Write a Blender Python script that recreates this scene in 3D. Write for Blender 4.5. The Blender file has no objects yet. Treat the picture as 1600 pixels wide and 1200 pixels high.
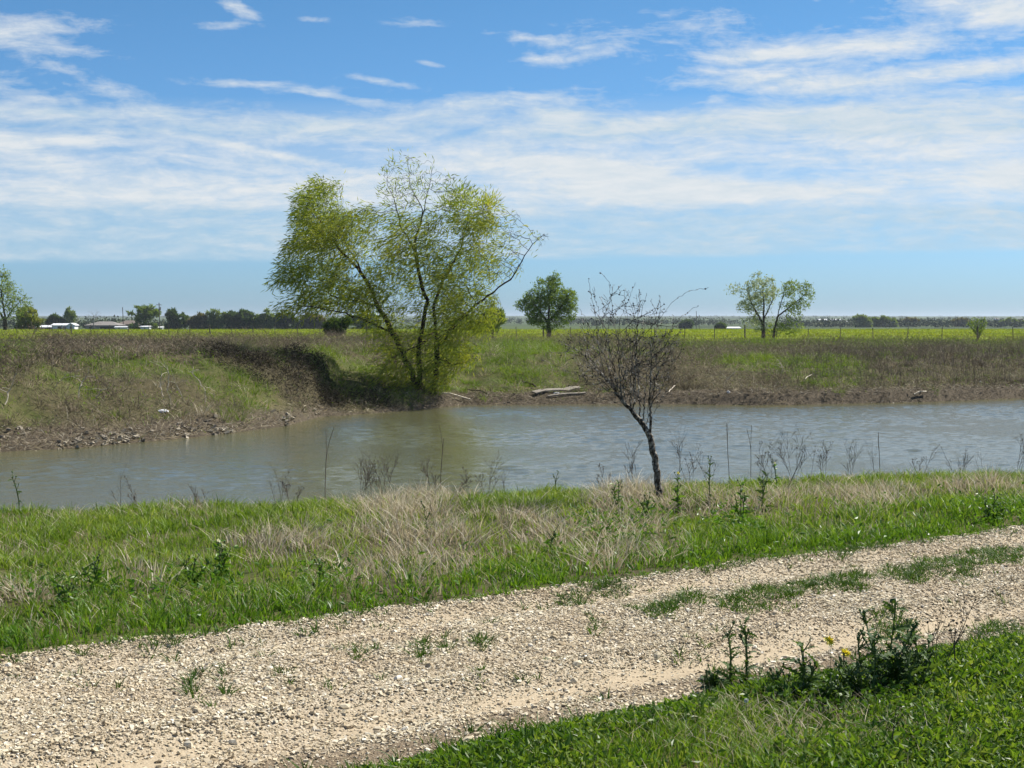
import bpy, math
import numpy as np
R = math.radians
scene = bpy.context.scene
COL = scene.collection

# ------------------------------------------------------------------ camera, sky, sun, exposure
CAM_H, FPX, PITCH = 1.75, 2400.0, math.atan(0.0425)
cam_d = bpy.data.cameras.new("camera"); cam = bpy.data.objects.new("camera", cam_d); COL.objects.link(cam)
cam.location = (0, 0, CAM_H); cam.rotation_euler = (R(90) - PITCH, 0, 0)
cam_d.sensor_width = 36; cam_d.lens = 36 * FPX / 1600; cam_d.clip_start = 0.1; cam_d.clip_end = 20000
scene.camera = cam
SUN_AZ, SUN_EL = R(57), R(49)          # azimuth from +Y towards +X
scene.view_settings.view_transform = 'Standard'; scene.view_settings.look = 'None'
scene.view_settings.gamma = 1.0; scene.view_settings.use_curve_mapping = False
scene.view_settings.exposure = 0.95
scene.cycles.max_bounces = 6; scene.cycles.transparent_max_bounces = 8
scene.cycles.volume_bounces = 0

sd = bpy.data.lights.new("sun", 'SUN'); sd.energy = 4.4; sd.angle = R(0.53); sd.color = (1.0, 0.95, 0.86)
sun = bpy.data.objects.new("sun", sd); COL.objects.link(sun)
sun.rotation_euler = (R(90) - SUN_EL, 0, math.pi - SUN_AZ)

class NT:
    """small helper round a node tree"""
    def __init__(s, t): s.t = t; s.n = t.nodes; s.l = t.links
    def new(s, typ, **kw):
        n = s.n.new(typ)
        for k, v in kw.items():
            if k.startswith('i_'):
                key = k[2:]; key = int(key) if key.isdigit() else key
                s.put(n.inputs[key], v)
            else: setattr(n, k, v)
        return n
    def put(s, sock, v):
        if isinstance(v, bpy.types.NodeSocket): s.l.new(v, sock)
        else: sock.default_value = v
    def m(s, op, a, b=None, c=None, clamp=False):
        n = s.n.new('ShaderNodeMath'); n.operation = op; n.use_clamp = clamp
        for i, v in enumerate((a, b, c)):
            if v is not None: s.put(n.inputs[i], v)
        return n.outputs[0]
    def mix(s, f, a, b, mode='MIX'):
        n = s.n.new('ShaderNodeMix'); n.data_type = 'RGBA'; n.blend_type = mode
        s.put(n.inputs[0], f)
        for i, v in ((6, a), (7, b)):
            s.put(n.inputs[i], (v[0], v[1], v[2], 1) if isinstance(v, (tuple, list)) else v)
        return n.outputs[2]
    def ramp(s, f, stops, interp='LINEAR'):
        n = s.n.new('ShaderNodeValToRGB'); s.put(n.inputs[0], f); cr = n.color_ramp; cr.interpolation = interp
        while len(cr.elements) < len(stops): cr.elements.new(0.5)
        for e, (p, c) in zip(cr.elements, stops):
            e.position = p; e.color = (c[0], c[1], c[2], 1) if isinstance(c, (tuple, list)) else (c, c, c, 1)
        return n.outputs[0]
    def noise(s, vec, scale, detail=4, rough=0.55, dist=0.0):
        n = s.n.new('ShaderNodeTexNoise'); s.put(n.inputs['Vector'], vec) if vec is not None else None
        n.inputs['Scale'].default_value = scale; n.inputs['Detail'].default_value = detail
        n.inputs['Roughness'].default_value = rough; n.inputs['Distortion'].default_value = dist
        return n.outputs[0]
    def mapping(s, vec, loc=(0, 0, 0), rot=(0, 0, 0), sc=(1, 1, 1), typ='POINT'):
        n = s.n.new('ShaderNodeMapping'); n.vector_type = typ; s.put(n.inputs['Vector'], vec)
        n.inputs['Location'].default_value = loc; n.inputs['Rotation'].default_value = rot; n.inputs['Scale'].default_value = sc
        return n.outputs[0]

world = bpy.data.worlds.new("World"); scene.world = world; world.use_nodes = True
def build_world():
    t = NT(world.node_tree); t.n.clear()
    sky = t.new('ShaderNodeTexSky'); sky.sky_type = 'NISHITA'; sky.sun_disc = False
    sky.sun_elevation = SUN_EL; sky.sun_rotation = SUN_AZ; sky.altitude = 100
    sky.air_density = 1.0; sky.dust_density = 0.6; sky.ozone_density = 3.0
    g = t.new('ShaderNodeTexCoord').outputs['Generated']
    sep = t.new('ShaderNodeSeparateXYZ', i_0=g)
    X, Y, Z = sep.outputs
    az = t.m('ARCTAN2', X, Y)
    hor = t.m('SQRT', t.m('ADD', t.m('MULTIPLY', X, X), t.m('MULTIPLY', Y, Y)))
    el = t.m('ARCTAN2', Z, hor)
    u = t.m('MULTIPLY', az, 24.0); v = t.m('MULTIPLY', el, 24.0)     # 1 unit = 1/24 rad of sky
    uv = t.new('ShaderNodeCombineXYZ', i_0=u, i_1=v).outputs[0]
    # tint of the clear sky with height above the horizon
    tint = t.ramp(t.m('MULTIPLY', v, 1 / 12), [(0.0, SKY_T[0]), (0.07, SKY_T[1]), (0.2, SKY_T[2]), (0.42, SKY_T[3]), (1.0, SKY_T[4])])
    clear = t.mix(1.0, sky.outputs[0], tint, 'MULTIPLY')
    # domain warp, then streaky noises
    wn = t.new('ShaderNodeTexNoise'); t.put(wn.inputs['Vector'], t.mapping(uv, sc=(0.55, 1.3, 1))); wn.inputs['Scale'].default_value = 1.0; wn.inputs['Detail'].default_value = 3
    warp = t.new('ShaderNodeVectorMath', operation='MULTIPLY_ADD', i_0=wn.outputs['Color'], i_1=(0.9, 0.35, 0), i_2=uv).outputs[0]
    A = t.noise(t.mapping(warp, rot=(0, 0, R(3)), sc=(0.45, 2.6, 1)), 1.0, 7, 0.62)
    B = t.noise(t.mapping(warp, loc=(3, 7, 0), rot=(0, 0, R(-9)), sc=(1.3, 6.5, 1)), 1.0, 8, 0.66)
    Cn = t.noise(t.mapping(warp, loc=(9, 1, 0), sc=(3.4, 6.5, 1)), 1.0, 7, 0.64)
    n = t.m('ADD', t.m('ADD', t.m('MULTIPLY', t.m('SUBTRACT', A, 0.5), 1.7), t.m('MULTIPLY', t.m('SUBTRACT', B, 0.5), 1.0)), t.m('MULTIPLY', t.m('SUBTRACT', Cn, 0.5), 0.95))
    # coverage by height: flat bank low over the plain with a clean lower edge
    vv = t.m('ADD', v, t.m('MULTIPLY', u, -0.012))
    cov = t.ramp(t.m('MULTIPLY', vv, 1 / 12), [(0.0, 0.0), (0.071, 0.0), (0.083, 0.60), (0.125, 0.62), (0.185, 0.62), (0.215, 0.48), (0.26, 0.47), (0.268, 0.20), (0.33, 0.04), (1.0, 0.16)])
    acc = cov
    def P(px, py, rx, ry, tilt, w):
        nonlocal acc
        mp = t.mapping(uv, loc=((px - 800) / 100, (498 - py) / 100, 0), rot=(0, 0, R(tilt)), sc=(rx / 100, ry / 100, 1), typ='TEXTURE')
        d = t.new('ShaderNodeVectorMath', operation='DOT_PRODUCT', i_0=mp, i_1=mp).outputs['Value']
        e = t.m('POWER', 2.718, t.m('MULTIPLY', d, -1.0))
        acc = t.m('MULTIPLY_ADD', e, w, acc)
    for b in [(378, 30, 38, 11, -20, .75), (358, 57, 40, 9, 0, .55), (60, 70, 110, 20, 5, .6), (120, 100, 80, 12, -6, .5), (150, 140, 190, 14, -22, .42),
              (40, 160, 100, 24, -6, .5), (370, 142, 60, 7, -2, .5), (530, 158, 95, 6, -9, .5), (760, 170, 110, 17, 5, .65), (870, 184, 50, 16, 0, .7),
              (925, 75, 110, 26, 4, .5), (820, 68, 60, 8, -6, .4), (1110, 45, 80, 18, 0, .45), (1160, 100, 100, 12, 0, .5), (1330, 92, 190, 26, 2, .8), (1230, 140, 150, 20, -4, .75),
              (1500, 130, 170, 16, 4, .7), (1470, 20, 110, 30, 0, .85), (1560, 55, 70, 20, 0, .8), (1430, 205, 360, 40, 2, .52), (1050, 200, 260, 14, 2, .3),
              (900, 262, 200, 18, -6, .55), (1050, 302, 240, 18, 0, .7), (1560, 290, 90, 32, 0, .45), (1230, 275, 150, 14, 0, -.35), (40, 240, 90, 18, -16, .6), (150, 235, 40, 7, 0, .5), (440, 248, 150, 6, -11, .5),
              (120, 192, 260, 8, 0, .35), (480, 205, 160, 12, 0, .3), (300, 315, 400, 22, 0, .28), (500, 290, 120, 12, 4, .3), (545, 258, 90, 16, 0, -.25), (240, 262, 190, 12, -4, -.2),
              (660, 47, 60, 8, 0, .25), (500, 44, 30, 5, 0, .4), (675, 108, 22, 5, -10, .5), (600, 135, 40, 5, -8, .4), (860, 100, 50, 6, 0, .4), (1266, 13, 8, 8, 0, .5)]:
        P(*b)
    dens = t.m('ADD', acc, t.m('MULTIPLY', n, t.ramp(t.m('MULTIPLY', acc, 1.0), [(0.0, 0.25), (0.25, 0.8), (0.6, 0.88), (1.0, 0.85)])))
    low = t.ramp(t.m('MULTIPLY', vv, 1 / 12), [(0.0, 0.0), (0.073, 0.0), (0.081, 1.0), (1.0, 1.0)])
    mask = t.m('MULTIPLY', t.ramp(dens, [(0.22, 0.0), (0.5, 0.36), (0.85, 0.78), (1.15, 0.95)]), low)
    veil = t.ramp(t.m('MULTIPLY', vv, 1 / 12), [(0.0, 0.0), (0.074, 0.0), (0.084, 0.30), (0.2, 0.30), (0.255, 0.24), (0.285, 0.0), (1.0, 0.0)])
    mask = t.m('ADD', veil, t.m('MULTIPLY', mask, t.m('SUBTRACT', 1.0, veil)))
    # cloud colour: bright tops, blue grey where thick and low
    ccol = t.ramp(t.m('ADD', t.m('MULTIPLY', t.m('SUBTRACT', B, 0.5), 1.6), t.ramp(t.m('MULTIPLY', v, 1 / 12), [(0.08, 0.12), (0.135, 0.15), (0.15, 0.75), (0.22, 0.8), (0.235, 0.35), (0.27, 0.5), (0.32, .8), (1, .8)])),
                  [(0.0, CLOUD[0]), (0.45, CLOUD[1]), (1.0, CLOUD[2])])
    out = t.mix(mask, clear, ccol)
    bg = t.new('ShaderNodeBackground', i_Color=out, i_Strength=SKY_S)
    t.l.new(bg.outputs[0], t.new('ShaderNodeOutputWorld').inputs[0])
SKY_S = 0.050
SKY_T = [(0.60, 0.96, 1.52), (0.60, 0.96, 1.50), (0.55, 0.90, 1.30), (0.48, 0.85, 1.12), (0.76, 0.9, 1.02)]
CLOUD = [(5.2, 6.8, 8.0), (6.7, 7.6, 8.3), (8.3, 8.6, 8.8)]
build_world()

# ------------------------------------------------------------------ numpy helpers
rng = np.random.default_rng(7)
def vnoise(x, y, seed=0):
    x = np.asarray(x, float); y = np.asarray(y, float)
    xi = np.floor(x).astype(np.int64); yi = np.floor(y).astype(np.int64); fx = x - xi; fy = y - yi
    fx = fx * fx * (3 - 2 * fx); fy = fy * fy * (3 - 2 * fy)
    def h(a, b):
        k = (a * 374761393 + b * 668265263 + seed * 1442695041) & 0xffffffff
        k = ((k ^ (k >> 13)) * 1274126177) & 0xffffffff
        return ((k ^ (k >> 16)) & 0xffffff) / 0xffffff
    return (h(xi, yi) * (1 - fx) + h(xi + 1, yi) * fx) * (1 - fy) + (h(xi, yi + 1) * (1 - fx) + h(xi + 1, yi + 1) * fx) * fy
def fbm(x, y, seed=0, o=4):
    s = 0; a = 0.5; x = np.asarray(x, float); y = np.asarray(y, float)
    for i in range(o): s = s + a * vnoise(x * 2 ** i, y * 2 ** i, seed + i); a *= 0.5
    return s / (1 - 0.5 ** o)
def sstep(a, b, x):
    t = np.clip((x - a) / (b - a), 0, 1); return t * t * (3 - 2 * t)

CP, SP = math.cos(PITCH), math.sin(PITCH)
def ray(px, py):
    a = (np.asarray(px, float) - 800) / FPX; b = (600 - np.asarray(py, float)) / FPX
    return a, CP + b * SP, -SP + b * CP
def W(px, py, d):
    """world point on the ray of a photo pixel at distance d along +Y"""
    a, y, z = ray(px, py); return np.array([a / y * d, d, CAM_H + z / y * d])
ZW = -1.0
def on_plane(px, py, z):
    a, y, zz = ray(px, py); t = (z - CAM_H) / zz; return a * t, y * t

# far shoreline of the pond
_sh = [(-900, 790), (-300, 735), (0, 706), (110, 701), (200, 693), (300, 684), (390, 673), (450, 665), (476, 657), (500, 651), (560, 647), (630, 642), (680, 637), (720, 633), (830, 632), (1000, 631), (1200, 633), (1400, 629), (1600, 622), (2200, 612)]
_sx, _sy = on_plane([p[0] for p in _sh], [p[1] for p in _sh], ZW)
_o = np.argsort(_sx); _sx = _sx[_o]; _sy = _sy[_o]
def yshore(x): return np.interp(x, _sx, _sy) + 0.5 * (fbm(np.asarray(x) * 0.9, 0.3, 5) - 0.5) + 0.25 * (fbm(np.asarray(x) * 3.1, 0.7, 6) - 0.5)
def ycrest(x): return 15.6 + 0.33 * np.clip(x, -12, 14) + 0.5 * (fbm(np.asarray(x) * 0.5, 2.2, 9) - 0.5)
_pl = np.array([(-9, -2.2), (0, -1.0), (1, -0.82), (3, -0.5), (6, 0.15), (9, 0.62), (12, 0.74), (16, 0.5), (25, 0.42), (60, 0.1), (90, 0)])
_pm = np.array([(-9, -2.2), (0, -1.0), (.7, -0.72), (3, -0.45), (5, -0.05), (8, 0.36), (12, 0.46), (20, 0.38), (40, 0.1), (60, 0), (90, 0)])
_pr = np.array([(-9, -2.2), (0, -1.0), (.15, -0.66), (2, -0.56), (5, -0.12), (8, 0.08), (12, 0.08), (20, 0.02), (40, 0.0), (60, 0), (90, 0)])
UX, UY = 0.813, 0.582                   # direction of the track
def uvroad(x, y): return UX * x + UY * y, -UY * x + UX * y
def road_edges(u):
    lo = 5.11 + 0.012 * (u - 3) + 0.3 * (fbm(u * 1.3, 1.1, 21) - 0.5) + 0.1 * (fbm(u * 5, 3.1, 22) - 0.5)
    hi = 7.93 + 0.16 * (fbm(u * 1.1, 5.1, 23) - 0.5) + 0.14 * (fbm(u * 4.4, 7.1, 24) - 0.5)
    return lo, hi
def H(x, y):
    x = np.asarray(x, float); y = np.asarray(y, float)
    s = y - yshore(x)
    wl = 1 - sstep(-6.5, -4.2, x); wr = sstep(4, 8, x)
    zl = np.interp(s, _pl[:, 0], _pl[:, 1]); zm = np.interp(s, _pm[:, 0], _pm[:, 1]); zr = np.interp(s, _pr[:, 0], _pr[:, 1])
    zf = zl * wl + zr * wr + zm * (1 - wl - wr)
    zf = zf + sstep(0, 3, s) * (1 - sstep(70, 110, s)) * (0.34 * (fbm(x * 0.35, y * 0.25, 11) - 0.5) + 0.34 * (fbm(x * 1.3, y * 0.9, 12) - 0.5))
    zf = zf + 0.10 * (fbm(x * 2.2, y * 2.2, 13) - 0.5) * sstep(-1, 1, s) * (1 - sstep(20, 40, s))
    far = np.interp(y, [0, 245, 450, 650, 1100, 1500, 4200, 9000], [0, 0, -1.45, -2.7, -3.0, -2.0, 9.0, 10])
    far = far + sstep(1500, 4000, y) * 9 * (fbm(x * 0.0012, y * 0.0008, 14) - 0.5)
    zf = zf + far
    t = y - ycrest(x)
    zn = np.interp(t, [-1.5, 0, 1.0, 5, 8], [0, -0.06, -0.3, -1.08, -2.2])
    u, v = uvroad(x, y)
    bank = sstep(8.0, 8.8, v) * (1 - sstep(-0.5, 1.5, t))
    zn = zn + bank * (0.16 * (fbm(x * 0.6, y * 0.6, 15) - 0.5) + 0.07 * (fbm(x * 2.5, y * 2.5, 16) - 0.4))
    zn = zn + 0.06 * (1 - sstep(4.6, 5.3, v))
    rd = sstep(5.1, 5.3, v) * (1 - sstep(7.8, 8.0, v))
    zn = zn - rd * 0.05 * (np.exp(-((v - 5.76) / 0.2) ** 2) + np.exp(-((v - 7.55) / 0.2) ** 2)) + rd * 0.035 * np.exp(-((v - 6.08) / 0.1) ** 2) + rd * 0.02 * np.exp(-((v - 6.85) / 0.3) ** 2)
    zn = zn + rd * 0.02 * (fbm(x * 2.1, y * 2.1, 17) - 0.5)
    return np.maximum(zn, zf)
def hit(px, py):
    """where the ray of a photo pixel meets the ground"""
    a, y, z = ray(px, py); d = np.concatenate([np.arange(3, 140, 0.05), np.arange(140, 5000, 2.0)])
    hz = H(a / y * d, d); rz = CAM_H + z / y * d
    k = np.argmax(rz < hz); dd = d[k] if rz[k] < hz[k] else 900.0
    return np.array([a / y * dd, dd, float(H(a / y * dd, dd))])
def G(x, y): return np.array([x, y, float(H(x, y))])

# ------------------------------------------------------------------ objects
def mesh_np(name, V, F, mat, smooth=False, attrs=None):
    V = np.asarray(V, np.float32); F = [np.asarray(f, np.int32) for f in F if len(f)]
    me = bpy.data.meshes.new(name)
    me.vertices.add(len(V)); me.vertices.foreach_set('co', V.ravel())
    li = np.concatenate([f.ravel() for f in F]); sizes = np.concatenate([np.full(len(f), f.shape[1], np.int32) for f in F])
    me.loops.add(len(li)); me.loops.foreach_set('vertex_index', li)
    me.polygons.add(len(sizes)); st = np.zeros(len(sizes), np.int32); st[1:] = np.cumsum(sizes)[:-1]
    me.polygons.foreach_set('loop_start', st); me.polygons.foreach_set('loop_total', sizes)
    me.polygons.foreach_set('use_smooth', np.full(len(sizes), smooth, bool))
    if attrs:
        for k, a in attrs.items():
            at = me.attributes.new(k, 'FLOAT', 'POINT'); at.data.foreach_set('value', np.asarray(a, np.float32))
    me.update(calc_edges=True); me.materials.append(mat)
    return me
def tag(o, label=None, cat=None, group=None, kind=None):
    if label: o['label'] = label
    if cat: o['category'] = cat
    if group: o['group'] = group
    if kind: o['kind'] = kind
    return o
def obj(name, V, F, mat, parent=None, smooth=False, attrs=None, base=None):
    """one mesh object; V in world space, kept relative to its parent's (or its own) base point"""
    V = np.asarray(V, float)
    if parent is not None: V = V - np.array(parent['_b'])
    elif base is not None: V = V - np.array(base)
    o = bpy.data.objects.new(name, mesh_np(name, V, F, mat, smooth, attrs)); COL.objects.link(o)
    if parent is not None: o.parent = parent
    elif base is not None: o.location = base
    return o
EMPT = []
def thing(name, label, cat, loc, group=None):
    o = bpy.data.objects.new(name, None); COL.objects.link(o); o.location = [float(c) for c in loc]; o.empty_display_size = 0.2
    o['_b'] = [float(c) for c in loc]; EMPT.append(o)
    return tag(o, label, cat, group)
def stuff(name, V, F, mat, label, cat, **k): return tag(obj(name, V, F, mat, **k), label, cat, None, 'stuff')
class Bag:
    """collects vertex and face arrays for one mesh"""
    def __init__(s): s.V = []; s.F = {}; s.n = 0
    def add(s, V, F):
        V = np.asarray(V, float).reshape(-1, 3)
        for f in F:
            f = np.asarray(f, np.int64)
            if len(f): s.F.setdefault(f.shape[1], []).append(f + s.n)
        s.V.append(V); s.n += len(V)
    def get(s): return np.concatenate(s.V), [np.concatenate(f) for f in s.F.values()]
    def obj(s, name, mat, parent=None, **k):
        V, F = s.get(); return obj(name, V, F, mat, parent, **k)
def box_vf(c, d, rz=0.0):
    x, y, z = np.array(d) / 2
    V = np.array([(-x, -y, -z), (x, -y, -z), (x, y, -z), (-x, y, -z), (-x, -y, z), (x, -y, z), (x, y, z), (-x, y, z)])
    ca, sa = math.cos(rz), math.sin(rz)
    V = np.stack([V[:, 0] * ca - V[:, 1] * sa, V[:, 0] * sa + V[:, 1] * ca, V[:, 2]], 1) + np.array(c)
    return V, [np.array([(0, 3, 2, 1), (4, 5, 6, 7), (0, 1, 5, 4), (1, 2, 6, 5), (2, 3, 7, 6), (3, 0, 4, 7)])]
def norm(v): return v / np.maximum(np.linalg.norm(v, axis=-1, keepdims=True), 1e-9)

# ------------------------------------------------------------------ materials
def new_mat(name):
    m = bpy.data.materials.new(name); m.use_nodes = True; t = NT(m.node_tree); t.n.clear(); return m, t
def finish(t, sh): t.l.new(sh, t.new('ShaderNodeOutputMaterial').inputs[0])
def leaf_mat(name, cols, rough=0.5, trans=0.35, tcol=None, spec=0.3, patch=None):
    """foliage: colour varies from leaf to leaf and in soft patches, part of the light passes through"""
    m, t = new_mat(name)
    r = t.new('ShaderNodeNewGeometry').outputs['Random Per Island']
    pos = t.new('ShaderNodeNewGeometry').outputs['Position']
    f = r
    if patch: f = t.m('ADD', t.m('MULTIPLY', r, 0.55), t.m('MULTIPLY', t.m('SUBTRACT', t.noise(pos, patch, 3), 0.28), 1.0), clamp=True)
    c = t.ramp(f, [(i / (len(cols) - 1), k) for i, k in enumerate(cols)])
    p = t.new('ShaderNodeBsdfPrincipled', i_0=c); p.inputs['Roughness'].default_value = rough; p.inputs['Specular IOR Level'].default_value = spec
    if trans:
        tr = t.new('ShaderNodeBsdfTranslucent', i_0=t.mix(1.0, c, tcol or (1.5, 1.4, 0.7), 'MULTIPLY'))
        mx = t.new('ShaderNodeMixShader', i_0=trans); t.l.new(p.outputs[0], mx.inputs[1]); t.l.new(tr.outputs[0], mx.inputs[2]); finish(t, mx.outputs[0])
    else: finish(t, p.outputs[0])
    return m
def solid_mat(name, c1, c2, scale=6, rough=0.8, bump=0.3, stretch=(1, 1, 1), spec=0.3, island=0.0, lo=0.3, hi=0.7):
    m, t = new_mat(name)
    co = t.mapping(t.new('ShaderNodeTexCoord').outputs['Object'], sc=stretch)
    n = t.noise(co, scale, 6, 0.6)
    f = t.ramp(n, [(lo, 0.0), (hi, 1.0)])
    if island: f = t.m('ADD', t.m('MULTIPLY', f, 1 - island), t.m('MULTIPLY', t.new('ShaderNodeNewGeometry').outputs['Random Per Island'], island))
    c = t.mix(f, c1, c2)
    p = t.new('ShaderNodeBsdfPrincipled', i_0=c); p.inputs['Roughness'].default_value = rough; p.inputs['Specular IOR Level'].default_value = spec
    if bump:
        b = t.new('ShaderNodeBump', i_Height=n, i_Strength=bump); b.inputs['Distance'].default_value = 0.02; t.l.new(b.outputs[0], p.inputs['Normal'])
    finish(t, p.outputs[0]); return m

M = {}
M['grass'] = leaf_mat('grass', [(.052, .112, .012), (.115, .195, .020), (.175, .262, .036), (.29, .325, .10)], .5, .4, patch=1.0, spec=.2)
M['lush'] = leaf_mat('lush_grass', [(.036, .095, .008), (.070, .155, .012), (.12, .225, .020), (.19, .28, .035)], .45, .4, patch=1.6, spec=.25)
M['dry'] = leaf_mat('dry_grass', [(.25, .20, .125), (.40, .34, .235), (.54, .475, .35), (.67, .62, .50)], .65, .3, (1.1, 1.05, .9), spec=.15)
M['farg'] = leaf_mat('bank_grass', [(.050, .092, .010), (.100, .175, .015), (.150, .235, .022), (.22, .235, .06)], .6, .35, patch=.35, spec=.15)
M['brush'] = leaf_mat('dead_brush', [(.060, .050, .032), (.14, .116, .076), (.24, .20, .135), (.44, .38, .27)], .85, .1, (1, 1, 1), patch=.3, spec=.1)
M['redbrush'] = leaf_mat('red_brush', [(.080, .058, .040), (.145, .108, .075), (.225, .175, .125), (.38, .315, .23)], .85, .1, (1, 1, 1), patch=.5, spec=.1)
M['hollow'] = leaf_mat('shade_painted_weed', [(.022, .040, .010), (.038, .066, .014), (.065, .10, .022)], .6, .2, spec=.1)  # green weeds darkened: the willow's shade is put into their colour
M['shadebrush'] = leaf_mat('shade_painted_brush', [(.022, .019, .013), (.042, .036, .025), (.075, .064, .045)], .85, .1, (1, 1, 1), spec=.1)  # dead brush with the same willow shade painted into its brown
M['darkweed'] = leaf_mat('dark_weed', [(.055, .043, .035), (.085, .068, .054), (.12, .095, .075), (.17, .14, .11)], .8, .1, (1, 1, 1), patch=.3)
M['crop'] = leaf_mat('crop', [(.12, .18, .010), (.19, .245, .010), (.26, .29, .012), (.38, .37, .02)], .55, .4, (1.2, 1.2, .5), patch=.05, spec=.15)
M['cover'] = leaf_mat('ground_cover', [(.020, .058, .006), (.060, .130, .012), (.125, .205, .026), (.25, .295, .075)], .45, .4, (1.4, 1.35, .6), spec=.3, patch=2.4)
M['track'] = leaf_mat('track_grass', [(.026, .062, .009), (.048, .10, .014), (.085, .145, .024)], .5, .35, patch=2.0, spec=.2)
M['thistle'] = leaf_mat('thistle_leaf', [(.032, .070, .016), (.055, .105, .022), (.085, .14, .034)], .55, .3, spec=.25)
M['dock'] = leaf_mat('broad_leaf', [(.038, .10, .010), (.070, .16, .014), (.13, .23, .028)], .42, .4, spec=.3)
M['willow'] = leaf_mat('willow_leaf', [(.11, .165, .026), (.20, .265, .040), (.30, .34, .054), (.44, .42, .07)], .5, .5, (1.4, 1.35, .6), patch=.45, spec=.2)
M['treeg'] = leaf_mat('tree_leaf', [(.07, .12, .018), (.13, .20, .028), (.20, .28, .045)], .5, .42, spec=.2)
M['treepale'] = leaf_mat('pale_leaf', [(.20, .25, .12), (.30, .35, .18), (.42, .45, .28)], .5, .35, (1.3, 1.3, .9), spec=.2)
M['treemid'] = leaf_mat('mid_leaf', [(.11, .17, .04), (.17, .24, .06), (.24, .31, .09)], .5, .35, spec=.2)
M['treedark'] = leaf_mat('dark_leaf', [(.036, .070, .018), (.062, .11, .025), (.10, .16, .04)], .6, .38, spec=.15)
M['treeyel'] = leaf_mat('yellow_leaf', [(.13, .17, .02), (.19, .23, .03), (.26, .28, .05)], .5, .35)
M['treeolive'] = leaf_mat('olive_leaf', [(.10, .10, .035), (.15, .145, .05), (.20, .19, .07)], .5, .35)
M['wood'] = solid_mat('far_wood', (.04, .06, .025), (.10, .12, .05), 0.02, .9, 0, island=.7)
M['bark'] = solid_mat('bark', (.028, .021, .014), (.075, .058, .040), 14, .9, .6, (1, 1, .25), spec=.1)
M['bark_pale'] = solid_mat('bark_pale', (.035, .027, .020), (.36, .33, .28), 42, .9, .5, (1, 1, .6), spec=.1, lo=.44, hi=.66)
M['sapling_twig'] = solid_mat('sapling_twig', (.033, .029, .025), (.34, .32, .285), 14, .85, .2, spec=.1, lo=.47, hi=.66)
M['bark_grey'] = solid_mat('bark_grey', (.12, .105, .09), (.24, .22, .19), 8, .9, .4)
M['twig'] = solid_mat('dry_twig', (.055, .040, .028), (.14, .105, .075), 20, .85, 0)
M['pale_stick'] = solid_mat('pale_stick', (.40, .345, .265), (.64, .57, .46), 10, .85, .3)
M['bud'] = solid_mat('bud', (.04, .026, .02), (.09, .055, .04), 60, .8, .3)
M['seed'] = solid_mat('seed_head', (.045, .035, .025), (.12, .095, .07), 50, .9, 0)
M['stem'] = solid_mat('green_stem', (.05, .085, .02), (.09, .13, .035), 30, .55, 0)
M['plank'] = solid_mat('plank', (.12, .105, .085), (.28, .25, .205), 5, .85, .5, (.3, 5, 5))
M['white'] = solid_mat('white_plastic', (.72, .72, .74), (.85, .85, .86), 12, .4, .3)
M['yellow'] = solid_mat('petal', (.75, .62, .03), (.85, .76, .10), 60, .5, 0)
M['cream'] = solid_mat('cream_petal', (.72, .70, .42), (.82, .80, .55), 60, .5, 0)
M['puff'] = solid_mat('puff', (.6, .6, .56), (.75, .75, .72), 60, .8, 0)
M['metal_w'] = solid_mat('white_metal', (.70, .71, .72), (.82, .82, .82), 1.5, .45, .1)
M['roof_g'] = solid_mat('grey_roof', (.16, .15, .14), (.23, .21, .19), 3, .85, .2)
M['roof_b'] = solid_mat('brown_roof', (.12, .095, .08), (.17, .135, .11), 3, .85, .2)
M['wall_g'] = solid_mat('grey_wall', (.20, .20, .19), (.27, .26, .25), 3, .8, .1)
M['wall_t'] = solid_mat('tan_wall', (.26, .20, .15), (.34, .27, .21), 3, .8, .1)
M['dark'] = solid_mat('dark_opening', (.015, .016, .018), (.03, .03, .032), 3, .4, 0)
M['post'] = solid_mat('post', (.05, .045, .04), (.12, .10, .085), 12, .85, .3)
M['wire'] = solid_mat('wire', (.10, .10, .10), (.18, .17, .16), 12, .6, 0)
M['pebble'] = None

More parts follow.
